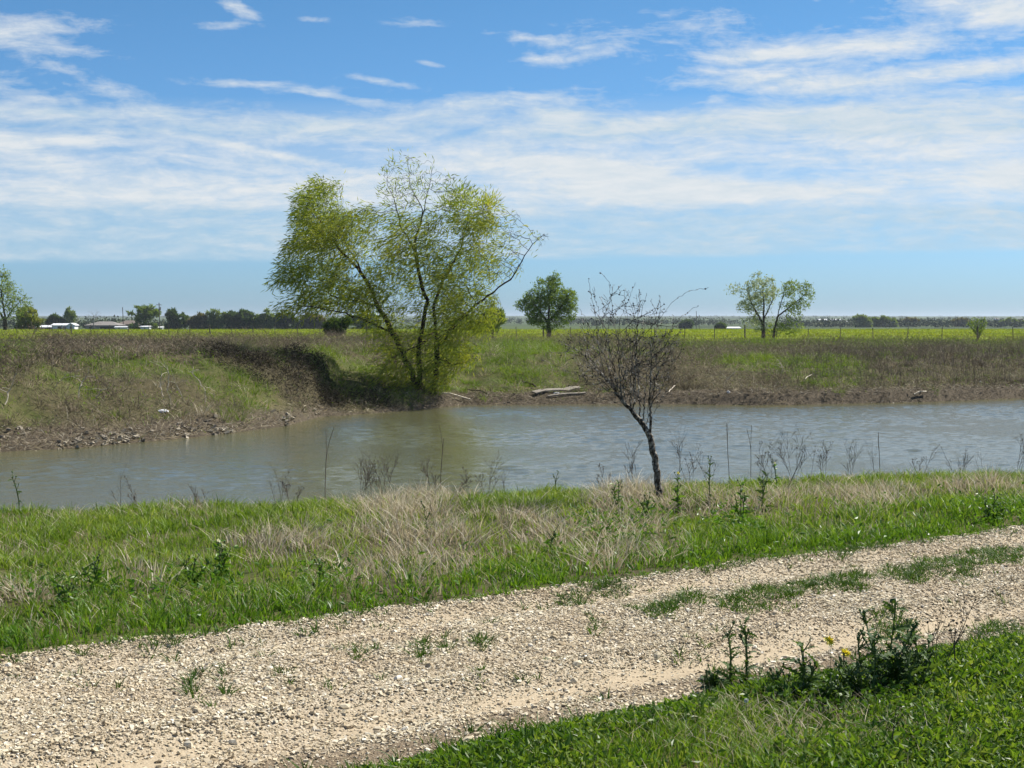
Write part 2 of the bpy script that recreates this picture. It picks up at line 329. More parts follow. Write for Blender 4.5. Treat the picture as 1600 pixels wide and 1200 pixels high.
def ground_mat():
    m, t = new_mat('ground')
    pos = t.new('ShaderNodeNewGeometry').outputs['Position']
    at = lambda k: t.new('ShaderNodeAttribute', attribute_name=k).outputs['Fac']
    n1 = t.noise(pos, 1.1, 6, .6); n2 = t.noise(pos, 9, 5, .65); n3 = t.noise(pos, 45, 3, .6)
    nf = t.noise(t.mapping(pos, sc=(.012, .05, .05)), 1, 6, .6)
    base = t.mix(t.ramp(n2, [(.35, 0), (.68, 1)]), (.040, .056, .012), (.085, .092, .03))
    base = t.mix(t.ramp(n1, [(.42, 0), (.72, .6)]), base, (.16, .125, .07))
    dry = t.mix(t.ramp(n2, [(.3, 0), (.7, 1)]), (.040, .036, .018), (.105, .088, .05))
    mud = t.mix(t.ramp(n2, [(.3, 0), (.72, 1)]), (.030, .024, .017), (.115, .094, .066))
    mud = t.mix(t.ramp(n3, [(.56, 0), (.7, .5)]), mud, (.34, .28, .20))
    fld = t.mix(t.ramp(nf, [(.3, 0), (.7, 1)]), (.12, .19, .010), (.235, .28, .014))
    far = t.mix(t.ramp(t.noise(t.mapping(pos, sc=(.004, .0025, .01)), 1, 5, .6), [(.4, 0), (.62, 1)]), (.035, .050, .022), (.085, .12, .04))
    c = t.mix(at('dry'), base, dry); c = t.mix(at('mud'), c, mud); c = t.mix(at('field'), c, fld); c = t.mix(at('far'), c, far)
    p = t.new('ShaderNodeBsdfPrincipled', i_0=c); p.inputs['Roughness'].default_value = .95; p.inputs['Specular IOR Level'].default_value = .1
    h = t.m('ADD', t.m('MULTIPLY', n2, .6), t.m('MULTIPLY', n3, .4))
    b = t.new('ShaderNodeBump', i_Height=h, i_Strength=.7); b.inputs['Distance'].default_value = .06; t.l.new(b.outputs[0], p.inputs['Normal'])
    finish(t, p.outputs[0]); return m
def road_mat():
    m, t = new_mat('gravel_track')
    pos = t.new('ShaderNodeNewGeometry').outputs['Position']
    at = t.new('ShaderNodeAttribute', attribute_name='rut').outputs['Fac']
    dm = t.new('ShaderNodeAttribute', attribute_name='damp').outputs['Fac']
    n1 = t.noise(pos, 2.2, 5, .6); n2 = t.noise(pos, 38, 5, .7)
    vo = t.new('ShaderNodeTexVoronoi', feature='F1', i_Vector=pos); vo.inputs['Scale'].default_value = 75
    cell = t.new('ShaderNodeSeparateColor', i_0=vo.outputs['Color']).outputs[0]
    st = t.ramp(cell, [(0, (.24, .19, .13)), (.45, (.38, .32, .235)), (1, (.54, .49, .39))])
    sand = t.mix(t.ramp(n2, [(.3, 0), (.7, 1)]), (.33, .265, .18), (.46, .38, .265))
    dirt = t.mix(n2, (.13, .10, .066), (.22, .17, .115))
    c = t.mix(t.ramp(n1, [(.35, .15), (.65, .6)]), st, sand); c = t.mix(at, c, sand); c = t.mix(dm, c, dirt)
    p = t.new('ShaderNodeBsdfPrincipled', i_0=c); p.inputs['Roughness'].default_value = .95; p.inputs['Specular IOR Level'].default_value = .1
    h = t.m('ADD', t.m('MULTIPLY', t.m('SUBTRACT', 1.0, vo.outputs['Distance']), t.m('SUBTRACT', 1.0, t.m('MULTIPLY', at, .8))), t.m('MULTIPLY', n2, .5))
    b = t.new('ShaderNodeBump', i_Height=h, i_Strength=.8); b.inputs['Distance'].default_value = .012; t.l.new(b.outputs[0], p.inputs['Normal'])
    finish(t, p.outputs[0]); return m
def pebble_mat():
    m, t = new_mat('gravel_stone')
    g = t.new('ShaderNodeNewGeometry')
    c = t.ramp(g.outputs['Random Per Island'], [(0, (.28, .225, .145)), (.25, (.42, .355, .24)), (.6, (.535, .47, .34)), (.85, (.62, .56, .43)), (1, (.73, .69, .59))])
    c = t.mix(t.ramp(t.noise(g.outputs['Position'], 1.6, 4), [(.4, 0), (.66, .5)]), c, (.47, .37, .25))
    p = t.new('ShaderNodeBsdfPrincipled', i_0=c); p.inputs['Roughness'].default_value = .9; p.inputs['Specular IOR Level'].default_value = .15
    finish(t, p.outputs[0]); return m
def water_mat():
    m, t = new_mat('pond_water')
    pos = t.new('ShaderNodeNewGeometry').outputs['Position']
    n1 = t.noise(t.mapping(pos, rot=(0, 0, R(12)), sc=(2.2, 5.5, 1)), 1, 4, .6)
    n2 = t.noise(t.mapping(pos, rot=(0, 0, R(-8)), sc=(7, 15, 1)), 1, 3, .6)
    p = t.new('ShaderNodeBsdfPrincipled', i_0=(.094, .092, .044, 1)); p.inputs['Roughness'].default_value = .06; p.inputs['IOR'].default_value = 1.33
    b = t.new('ShaderNodeBump', i_Height=t.m('ADD', n1, t.m('MULTIPLY', n2, .7)), i_Strength=.45); b.inputs['Distance'].default_value = .03
    t.l.new(b.outputs[0], p.inputs['Normal']); finish(t, p.outputs[0]); return m

# ------------------------------------------------------------------ ground, track, water
class Blob:
    """soft elliptical patch of ground, given where it shows in the photo, kept in world metres"""
    def __init__(s, px, py, rx, ry):
        c = hit(px, py); a = hit(px, py - ry); b = hit(px, py + ry)
        s.x, s.y = c[0], c[1]; s.rx = rx * c[1] / FPX; s.ry = max(abs(a[1] - b[1]) / 2, 0.3)
        s.sl = (c[0] / c[1])
    def __call__(s, x, y):
        dy = y - s.y; dx = x - s.x - s.sl * dy
        return np.exp(-((dx / s.rx) ** 2 + (dy / s.ry) ** 2))
def field(blobs):
    def f(x, y):
        r = 0
        for b in blobs: r = np.maximum(r, b(x, y))
        return r
    return f
GREEN = field([Blob(*b) for b in [(230, 573, 140, 14), (370, 600, 85, 34), (180, 585, 60, 10), (100, 600, 60, 20), (30, 652, 75, 18), (20, 545, 60, 12), (760, 560, 90, 25), (820, 545, 70, 12), (1180, 570, 90, 12), (1290, 575, 70, 18),
                                  (540, 575, 100, 18), (1350, 541, 330, 5), (1100, 545, 120, 6), (560, 610, 90, 25), (420, 640, 60, 18)]])
HOLLOW_SHADE = field([Blob(*b) for b in [(540, 632, 75, 16), (480, 610, 50, 25), (600, 640, 50, 9), (430, 590, 50, 22), (370, 565, 55, 10), (480, 575, 50, 16)]])  # hollow where darker plants paint in the willow's shade
REDB = field([Blob(*b) for b in [(1110, 588, 95, 24), (1000, 588, 80, 20), (1250, 606, 110, 12), (740, 605, 60, 16), (195, 590, 55, 12), (60, 560, 70, 12), (450, 640, 40, 16)]])
DARKW = field([Blob(*b) for b in [(1520, 572, 150, 26), (1350, 565, 120, 18), (80, 572, 120, 22)]])
DRYN = field([Blob(*b) for b in [(225, 905, 45, 32), (450, 860, 130, 34), (590, 872, 90, 26), (830, 822, 150, 38), (980, 778, 90, 18), (1330, 785, 190, 26), (1130, 790, 160, 22), (1540, 762, 110, 14),
                                 (20, 795, 60, 26), (40, 940, 70, 26), (730, 850, 60, 22), (640, 790, 120, 10), (300, 800, 40, 6)]])
LUSHN = field([Blob(*b) for b in [(140, 935, 130, 25), (340, 905, 70, 30), (500, 915, 60, 20), (980, 830, 90, 30), (1160, 825, 70, 20), (1560, 800, 60, 18)]])
def far_mud(x, y):
    s = y - yshore(x); wl = 1 - sstep(-7, -4.6, x)
    w = .35 + (1 - np.exp(-((x + 3.9) / 1.7) ** 4)) * 1.25 + 1.2 * wl + 0.9 * (fbm(x * .6, y * .6, 31) - .5) * 2
    return 1 - sstep(w * .6, w * 1.2, s)
M['ground'] = ground_mat()
def build_ground():
    ys = [np.arange(-8, 24, .16), np.arange(24, 72, .3), 72 * (1.018 ** np.arange(0, 92)), 372 * (1.07 ** np.arange(0, 49))]
    ys = np.concatenate(ys); nx = 300
    q = np.linspace(-1, 1, nx); q = np.sign(q) * np.abs(q) ** 1.35
    Wd = np.maximum(26, 12 + 0.75 * ys) ; Yg, Q = np.meshgrid(ys, q, indexing='ij'); Xg = Q * Wd[:, None]
    x, y = Xg.ravel(), Yg.ravel(); z = H(x, y); u, v = uvroad(x, y); lo, hi = road_edges(u)
    z = z - 0.05 * sstep(lo + .02, lo + .2, v) * (1 - sstep(hi - .2, hi - .02, v))
    nr = len(ys); i = np.arange(nr * nx).reshape(nr, nx)
    F = np.stack([i[:-1, :-1], i[:-1, 1:], i[1:, 1:], i[1:, :-1]], -1).reshape(-1, 4)
    s = y - yshore(x); farside = sstep(-1, 0.5, s)
    g = GREEN(x, y); dry = farside * (1 - sstep(.15, .7, g)) * (1 - sstep(80, 112, y)) * (.4 + .6 * fbm(x * .5, y * .3, 33)) * 1.25
    dry = np.maximum(dry, sstep(.25, .7, DRYN(x, y)) * .8 * (y < 22)); dry = np.maximum(dry, (1 - farside) * sstep(.2, 1.5, y - ycrest(x)))
    mud = farside * far_mud(x, y) + (1 - farside) * sstep(1.5, 3, y - ycrest(x))
    fe = 248 + 22 * sstep(0, 80, x) + 8 * fbm(x * .03, y * .03, 35); fl = sstep(118, 124, y + .12 * x) * (1 - sstep(fe, fe + 6, y)); fa = sstep(fe, fe + 6, y)
    o = obj('ground', np.stack([x, y, z], 1), [F], M['ground'], smooth=True, attrs=dict(dry=np.clip(dry, 0, 1), mud=np.clip(mud, 0, 1), field=fl, far=fa))
    tag(o, 'rough grassy ground of pond banks and open farmland', 'ground', None, 'structure')
build_ground()

def build_road():
    u = np.arange(-9, 27, .07); nv = 48; k = np.linspace(0, 1, nv); lo, hi = road_edges(u)
    U = np.repeat(u[:, None], nv, 1); V = lo[:, None] + (hi - lo)[:, None] * k[None]
    x = UX * U - UY * V; y = UY * U + UX * V; z = H(x, y) + 0.004
    z[:, 0] -= .05; z[:, -1] -= .05
    n = len(u); i = np.arange(n * nv).reshape(n, nv)
    F = np.stack([i[:-1, :-1], i[1:, :-1], i[1:, 1:], i[:-1, 1:]], -1).reshape(-1, 4)
    rut = np.maximum(np.exp(-((V - 5.75) / .22) ** 2) * sstep(.22, .5, fbm(U * .9, V * 2, 41)) * 1.3, .8 * np.exp(-((V - 7.6) / .22) ** 2) * sstep(.4, .62, fbm(U * .8, V * 2, 42)))
    damp = (1 - sstep(.28, .62, V - lo[:, None])) * sstep(.25, .45, fbm(U * .7, V, 43)) * (1 - sstep(6.5, 8, U))
    o = obj('gravel_road', np.stack([x, y, z], -1).reshape(-1, 3), [F], road_mat(), smooth=True, attrs=dict(rut=np.clip(rut, 0, 1).ravel(), damp=np.clip(damp, 0, 1).ravel()))
    tag(o, 'pale gravel farm track with two sandy wheel ruts', 'track', None, 'structure')
build_road()

def ico():
    p = (1 + 5 ** .5) / 2
    v = np.array([(-1, p, 0), (1, p, 0), (-1, -p, 0), (1, -p, 0), (0, -1, p), (0, 1, p), (0, -1, -p), (0, 1, -p), (p, 0, -1), (p, 0, 1), (-p, 0, -1), (-p, 0, 1)]); v /= np.linalg.norm(v[0])
    f = np.array([(0, 11, 5), (0, 5, 1), (0, 1, 7), (0, 7, 10), (0, 10, 11), (1, 5, 9), (5, 11, 4), (11, 10, 2), (10, 7, 6), (7, 1, 8), (3, 9, 4), (3, 4, 2), (3, 2, 6), (3, 6, 8), (3, 8, 9), (4, 9, 5), (2, 4, 11), (6, 2, 10), (8, 6, 7), (9, 8, 1)])
    return v, f
ICO_V, ICO_F = ico()
def rocks(P, S, rg, flat=.62):
    n = len(P); V = np.repeat(ICO_V[None], n, 0) * (1 + rg.normal(0, .16, (n, 12, 1))); V *= np.stack([np.ones(n), rg.uniform(.55, 1, n), rg.uniform(.45, .8, n) * flat / .62], 1)[:, None]
    a = rg.uniform(0, 6.283, n); b = rg.normal(0, .35, n)
    x, y, z = V[..., 0], V[..., 1], V[..., 2]; cb, sb = np.cos(b)[:, None], np.sin(b)[:, None]; x, z = x * cb - z * sb, x * sb + z * cb
    ca, sa = np.cos(a)[:, None], np.sin(a)[:, None]; x, y = x * ca - y * sa, x * sa + y * ca
    V = np.stack([x, y, z], -1) * S[:, None, None] + P[:, None]
    F = (ICO_F[None] + 12 * np.arange(n)[:, None, None]).reshape(-1, 3)
    return V.reshape(-1, 3), [F]
M['pebble'] = pebble_mat()
CUBE_V = np.array([(-1, -1, -1), (1, -1, -1), (1, 1, -1), (-1, 1, -1), (-1, -1, 1), (1, -1, 1), (1, 1, 1), (-1, 1, 1)]) * .62
CUBE_F = np.array([(0, 3, 2, 1), (4, 5, 6, 7), (0, 1, 5, 4), (1, 2, 6, 5), (2, 3, 7, 6), (3, 0, 4, 7)])
def chips(P, S, rg):
    """small broken stones: crooked boxes"""
    n = len(P); V = CUBE_V[None] * (1 + rg.normal(0, .24, (n, 8, 3))) * np.stack([rg.uniform(.8, 1.3, n), rg.uniform(.55, 1, n), rg.uniform(.3, .55, n)], 1)[:, None]
    for ax in ((1, 2), (0, 2), (0, 1)):
        a = rg.normal(0, .3, n) if ax != (0, 1) else rg.uniform(0, 6.283, n); c, s_ = np.cos(a)[:, None], np.sin(a)[:, None]; p, q = V[..., ax[0]].copy(), V[..., ax[1]].copy()
        V[..., ax[0]] = p * c - q * s_; V[..., ax[1]] = p * s_ + q * c
    V = V * S[:, None, None] + P[:, None]
    return V.reshape(-1, 3), [(CUBE_F[None] + 8 * np.arange(n)[:, None, None]).reshape(-1, 4)]
def build_gravel():
    n = 420000; u = rng.uniform(-.5, 13.5, n); lo, hi = road_edges(u); v = lo + (hi - lo) * rng.uniform(-.012, 1.012, n)
    rut = np.maximum(np.exp(-((v - 5.75) / .2) ** 2) * sstep(.22, .5, fbm(u * .9, v * 2, 41)) * .95, .6 * np.exp(-((v - 7.6) / .2) ** 2) * sstep(.4, .62, fbm(u * .8, v * 2, 42)))
    damp = (1 - sstep(.28, .62, v - lo)) * sstep(.25, .45, fbm(u * .7, v, 43)) * (1 - sstep(6.5, 8, u))
    sand = sstep(.52, .68, fbm(u * 1.7, v * 2.6, 44)) * .55
    keep = rng.random(n) > np.maximum(np.maximum(rut, damp * .8), sand); u, v = u[keep], v[keep]; n = len(u)
    x = UX * u - UY * v; y = UY * u + UX * v
    S = np.clip(np.exp(rng.normal(math.log(.0055), .45, n)), .003, .0165) * (.75 + .5 * fbm(u * 1.2, v * 1.8, 45))
    P = np.stack([x, y, H(x, y) + .004 + S * .3], 1); big = rng.random(n) < .0012; S[big] = rng.uniform(.014, .03, big.sum())
    V, F = chips(P[~big], S[~big], rng); b = Bag(); b.add(V, F); V, F = rocks(P[big], S[big], rng); b.add(V, F); V, F = b.get()
    stuff('gravel', V, F, M['pebble'], 'loose pale limestone gravel lying over the farm track', 'gravel')
build_gravel()

def build_water():
    x = np.arange(-25, 26, .10); y = np.arange(17.5, 57, .085); X, Y = np.meshgrid(x, y, indexing='ij')
    z = np.zeros_like(X); rg = np.random.default_rng(3)
    for k in range(34):
        th = R(90 + rg.normal(0, 45)) ; L = rg.uniform(.26, .85); a = .0021 * L
        z += a * np.sin((X * math.cos(th) + Y * math.sin(th)) * 6.283 / L + rg.uniform(0, 6.28))
    z *= .35 + 1.3 * sstep(.3, .7, fbm(X * .16, Y * .22, 51))
    i = np.arange(X.size).reshape(X.shape); F = np.stack([i[:-1, :-1], i[1:, :-1], i[1:, 1:], i[:-1, 1:]], -1).reshape(-1, 4)
    o = obj('pond_water', np.stack([X, Y, ZW + z], -1).reshape(-1, 3), [F], water_mat(), smooth=True)
    tag(o, 'murky brown green pond water with small wind ripples', 'water', None, 'structure')
build_water()

# ------------------------------------------------------------------ grass and other ground cover
WIND = np.array([-.35, -.15])
def blades(P, Hh, Wd, rg, lean=.5, bend=.5, wind=.3, segs=3, out=None):
    n = len(P); a = rg.uniform(0, 6.283, n); d = np.stack([np.cos(a), np.sin(a)], 1) * (rg.random(n)[:, None] * lean) + WIND * wind * rg.uniform(.3, 1.4, n)[:, None]
    if out is not None: d = d * .6 + out
    b = rg.uniform(0, 6.283, n); S = np.stack([np.cos(b), np.sin(b), np.zeros(n)], 1)
    ts = np.linspace(0, 1, segs + 1); V = []
    for i, t in enumerate(ts):
        off = d * (t * (1 - bend) + t * t * bend * 1.8)[..., None] if np.ndim(t) else d * (t * (1 - bend) + t * t * bend * 1.8)
        z = t * (1 - .25 * bend * t * np.linalg.norm(d, axis=1))
        c = P + np.concatenate([off * Hh[:, None], (z * Hh)[:, None]], 1)
        w = Wd * (1 - t ** 1.6) * .5
        if i < segs: V += [c - S * w[:, None], c + S * w[:, None]]
        else: V += [c]
    V = np.stack(V, 1); k = 2 * segs + 1; o = (np.arange(n) * k)[:, None]
    Q = [np.stack([o[:, 0] + 2 * i, o[:, 0] + 2 * i + 1, o[:, 0] + 2 * i + 3, o[:, 0] + 2 * i + 2], 1) for i in range(segs - 1)]
    T = np.stack([o[:, 0] + 2 * segs - 2, o[:, 0] + 2 * segs - 1, o[:, 0] + 2 * segs], 1)
    return V.reshape(-1, 3), ([np.concatenate(Q)] if Q else []) + [T]
def leaves(P, D, L, Wd, rg, fold=0.0):
    n = len(P); D = norm(D); Rn = rg.normal(size=(n, 3)); S = norm(np.cross(D, Rn)); Nn = np.cross(D, S)
    L = np.broadcast_to(L, (n,))[:, None]; Wd = np.broadcast_to(Wd, (n,))[:, None]
    m = P + D * L * .45 - Nn * L * fold
    V = np.stack([P, m + S * Wd * .5, P + D * L, m - S * Wd * .5], 1).reshape(-1, 3)
    return V, [np.arange(4 * n).reshape(n, 4)]
def sample(n, x0, x1, y0, y1, dens, rg):
    """about n points of ground, more where dens(x, y) is high and the camera near"""
    x = rg.uniform(x0, x1, n); y = rg.uniform(y0, y1, n); k = rg.random(n) < dens(x, y); x, y = x[k], y[k]
    return np.stack([x, y, H(x, y)], 1)

def tufts(T, k, rad, rg):
    """k blade roots round each tuft centre, and which way each leans"""
    kk = rg.poisson(k, len(T)); j = np.repeat(np.arange(len(T)), kk); n = len(j); o = rg.normal(0, 1, (n, 2)); P = T[j].copy(); R_ = np.broadcast_to(rad, (len(T),))[j][:, None]
    P[:, :2] += o * R_; P[:, 2] = H(P[:, 0], P[:, 1]); return P, j, o * .32
def near_zone(x, y):
    u, v = uvroad(x, y); lo, hi = road_edges(u); return v, lo, hi, y - ycrest(x)
def build_near_grass():
    rg = np.random.default_rng(11)
    X0, X1 = -9, 11
    def on_bank(x, y):
        v, lo, hi, t = near_zone(x, y); return (v > hi - .03) & (t < .8) & (np.abs(x) < 3 + .5 * y)
    # short turf, then tufts
    P = sample(240000, X0, X1, 5, 20.5, lambda x, y: on_bank(x, y) * (1 - .5 * sstep(.3, .8, DRYN(x, y))) * (.6 + .6 * fbm(x * 1.5, y * 1.5, 61)), rg)
    T = sample(36000, X0, X1, 5, 20.5, lambda x, y: on_bank(x, y) * (1 - .75 * sstep(.3, .8, DRYN(x, y))) * sstep(.3, .6, fbm(x * 2.3, y * 2.3, 60)), rg)
    T = np.concatenate([T, sample(60000, X0, X1, 5, 19, lambda x, y: on_bank(x, y) * np.exp(-np.maximum(near_zone(x, y)[0] - near_zone(x, y)[2], 0) / .3) * .55, rg)])
    Q, j, out = tufts(T, 9, .022, rg); out = np.concatenate([np.zeros((len(P), 2)), out])
    v, lo, hi, t = near_zone(P[:, 0], P[:, 1]); e = sstep(.02, .5, v - hi); h1 = (.022 + .045 * e) * rg.uniform(.5, 1.3, len(P))
    tv, tlo, thi, tt = near_zone(T[:, 0], T[:, 1]); te = sstep(.0, .45, tv - thi); h2 = ((.03 + .075 * te) * rg.uniform(.6, 1.35, len(T)) * (.6 + .8 * fbm(T[:, 0] * .9, T[:, 1] * .9, 62)))[j] * rg.uniform(.6, 1.15, len(Q))
    P = np.concatenate([P, Q]); Hh = np.concatenate([h1, h2]); v, lo, hi, t = near_zone(P[:, 0], P[:, 1])
    lush = (rg.random(len(P)) < np.clip(1.25 - 1.0 * (v - hi) + .45 * LUSHN(P[:, 0], P[:, 1]), 0.03, 1))
    for m, mat, nm, lab in ((lush, 'lush', 'lush_grass', 'deep green lush grass along the far edge of the gravel track'), (~lush, 'grass', 'grass', 'short light green grass on the near pond bank')):
        V, F = blades(P[m], Hh[m] * (1.2 if mat == 'lush' else 1), rg.uniform(.006, .012, m.sum()), rg, .8, .7, .12, out=out[m])
        stuff(nm, V, F, M[mat], lab, 'grass')
    # tall bleached grass in tufts
    def dd(x, y):
        v, lo, hi, t = near_zone(x, y); d = sstep(.30, .80, DRYN(x, y) * (.35 + 1.15 * fbm(x * 1.4, y * 1.4, 63)))
        return on_bank(x, y) * (v > hi + .3) * np.clip(np.maximum(d, np.maximum(.05, (.55 + .35 * sstep(1, 4, x)) * np.exp(-((t - .1) / .4) ** 2) * (.3 + .7 * sstep(.35, .6, fbm(x * 1.5, 3.3, 59))))), 0, 1)
    T = sample(11000, X0, X1, 7, 20.5, dd, rg); D = DRYN(T[:, 0], T[:, 1]); P, j, out = tufts(T, 15, .065, rg)
    Hh = (rg.uniform(.10, .25, len(T)) * (.5 + .5 * D))[j] * rg.uniform(.45, 1.15, len(P))
    tilt = rg.normal(0, .22, (len(T), 2))[j]
    V, F = blades(P, Hh, rg.uniform(.005, .0095, len(P)), rg, .8, .7, .3, out=out * .9 + tilt * 1.3)
    stuff('dry_grass', V, F, M['dry'], 'tall bleached dry grass in patches on the near pond bank', 'grass')
    P = sample(75000, X0, X1, 6, 20.5, lambda x, y: on_bank(x, y) * (near_zone(x, y)[0] > near_zone(x, y)[2] + .35) * sstep(.34, .62, fbm(x * 1.7, y * 1.7, 56)), rg)
    V, F = blades(P, rg.uniform(.04, .13, len(P)), rg.uniform(.003, .006, len(P)), rg, 1.5, .6, .2)
    stuff('straw', V, F, M['dry'], 'short pale straw mixed through the green turf of the near bank', 'grass')
    # small broad leaves among the turf beside the track
    P = sample(150000, X0, X1, 5, 19, lambda x, y: on_bank(x, y) * np.clip(1.0 * sstep(.15, .6, LUSHN(x, y)) + .3 * np.exp(-(near_zone(x, y)[0] - near_zone(x, y)[2]) / .7), 0, 1) * sstep(.36, .52, fbm(x * 2.2, y * 2.2, 65)), rg)
    n = len(P); P[:, 2] += rg.uniform(.01, .13, n); a = rg.uniform(0, 6.283, n)
    V, F = leaves(P, np.stack([np.cos(a), np.sin(a), rg.uniform(-.2, 1.4, n)], 1), rg.uniform(.025, .07, n), rg.uniform(.010, .026, n), rg, .08)
    stuff('broad_leaves', V, F, M['dock'], 'low broad green leaves among the grass beside the gravel track', 'ground cover')
    # tufts on the middle of the track and stray sprigs
    mids = field([Blob(*b) for b in [(1040, 958, 42, 17), (1085, 938, 36, 10), (1165, 948, 55, 15), (1210, 930, 60, 12), (1290, 917, 70, 13), (1330, 905, 36, 9), (1420, 897, 50, 18), (1480, 884, 60, 13), (1560, 868, 60, 11), (1500, 898, 40, 10), (755, 1008, 15, 6), (660, 1022, 12, 4), (700, 1015, 10, 4), (350, 1078, 7, 4), (300, 1082, 6, 3), (945, 918, 40, 5), (960, 922, 24, 5), (900, 938, 30, 5),
                                              (1395, 985, 34, 8), (1560, 985, 40, 8), (1040, 880, 60, 5), (1290, 858, 70, 6), (930, 982, 8, 3), (1320, 862, 30, 5), (450, 1052, 5, 3), (270, 1014, 6, 3), (750, 1070, 5, 3)]])
    def rdn(x, y):
        u, v = uvroad(x, y); lo, hi = road_edges(u); inside = (v > lo) & (v < hi)
        a = sstep(.25, .75, mids(x, y) * (.3 + 1.3 * fbm(x * 5, y * 5, 66)))
        sp = .16 * sstep(.66, .74, fbm(u * 4.5, v * 5.5, 69)) + .6 * np.exp(-((hi - v) / .10)) * sstep(.45, .6, fbm(u * 3, v * 3, 70)) + .5 * np.exp(-((v - lo) / .1)) * sstep(.45, .6, fbm(u * 3, v * 3, 71)) + .25 * np.exp(-((v - 6.85) / .22) ** 2) * sstep(.55, .66, fbm(u * 2, v * 3, 67))
        return inside * np.clip(np.maximum(a, sp), 0, 1)
    T = sample(75000, -4, 9, 4, 16, rdn, rg); P, j, out = tufts(T, 9, .018, rg)
    V, F = blades(P, rg.uniform(.025, .07, len(T))[j] * rg.uniform(.6, 1.2, len(P)), rg.uniform(.005, .009, len(P)), rg, .9, .6, .1, out=out * 1.6)
    stuff('track_grass', V, F, M['track'], 'sparse green tufts growing along the middle of the gravel track', 'grass')
    # foreground verge
    def fg(x, y):
        u, v = uvroad(x, y); lo, hi = road_edges(u); return (v < lo + .04) & (y > 4.4)
    P = sample(200000, -2.2, 5.6, 4.2, 9.8, lambda x, y: fg(x, y) * (.55 + .5 * fbm(x * 2, y * 2, 72)), rg)
    T = sample(26000, -2.2, 5.6, 4.2, 9.8, lambda x, y: fg(x, y) * sstep(.3, .6, fbm(x * 2.6, y * 2.6, 58)), rg); Q, j, out = tufts(T, 8, .016, rg); out = np.concatenate([np.zeros((len(P), 2)), out])
    v, lo, hi, t = near_zone(P[:, 0], P[:, 1]); e = sstep(-.02, .4, lo - v); h1 = (.018 + .03 * e) * rg.uniform(.5, 1.4, len(P))
    v, lo, hi, t = near_zone(T[:, 0], T[:, 1]); e = sstep(-.02, .5, lo - v); h2 = ((.025 + .05 * e) * rg.uniform(.6, 1.4, len(T)) * (.55 + .9 * fbm(T[:, 0] * 1.6, T[:, 1] * 1.6, 73)))[j] * rg.uniform(.6, 1.2, len(Q))
    P = np.concatenate([P, Q]); V, F = blades(P, np.concatenate([h1, h2]), rg.uniform(.004, .009, len(P)), rg, .9, .7, .1, out=out)
    b = Bag(); b.add(V, F); V, F = b.get(); k7 = len(P) * 7; pick = rg.random(len(P)) < .25 + .5 * fbm(P[:, 0] * 2.4, P[:, 1] * 2.4, 55); V = V.reshape(-1, 7, 3)
    for m, mt, nm, lab in ((pick, 'grass', 'verge_grass', 'yellowish green grass of the near verge below the gravel track'), (~pick, 'lush', 'deep_verge_grass', 'deep green grass of the near verge below the gravel track')):
        o = (np.arange(m.sum()) * 7)[:, None]; stuff(nm, V[m].reshape(-1, 3), [np.concatenate([o + np.array([0, 1, 3, 2]), o + np.array([2, 3, 5, 4])]), o + np.array([4, 5, 6])], M[mt], lab, 'grass')
    c = hit(1250, 1150)
    P = sample(270000, -2.2, 5.6, 4.2, 9.8, lambda x, y: fg(x, y) * np.clip(sstep(.42, .6, fbm(x * 1.7, y * 1.7, 74)) * .8 + .12 - .8 * np.exp(-((x - c[0]) ** 2 + (y - c[1]) ** 2) / .2), 0, 1), rg)
    n = len(P); v, lo, hi, t = near_zone(P[:, 0], P[:, 1]); P[:, 2] += rg.uniform(.005, .08, n) * sstep(-.05, .35, lo - v) + .003; a = rg.uniform(0, 6.283, n)
    V, F = leaves(P, np.stack([np.cos(a), np.sin(a), rg.uniform(-.1, 1.6, n)], 1), rg.uniform(.018, .050, n) * (.5 + 1.0 * fbm(P[:, 0] * 1.9, P[:, 1] * 1.9, 57)), rg.uniform(.009, .022, n), rg, .08)
    stuff('ground_cover', V, F, M['cover'], 'glossy broad leafed weeds carpeting the near verge', 'ground cover')
    P = sample(90000, -1.5, 5.6, 4.2, 9.8, lambda x, y: fg(x, y) * np.clip(.85 * np.exp(-((x - c[0]) ** 2 / .3 + (y - c[1]) ** 2 / .25)) + .05 * sstep(.4, .6, fbm(x * 1.5, y * 1.5, 54)) + .015, 0, 1), rg)
    V, F = blades(P, rg.uniform(.04, .12, len(P)), rg.uniform(.0025, .005, len(P)), rg, 1.6, .5, .2)
    stuff('dead_grass', V, F, M['dry'], 'wisps of dead grass on the near verge', 'grass')
build_near_grass()

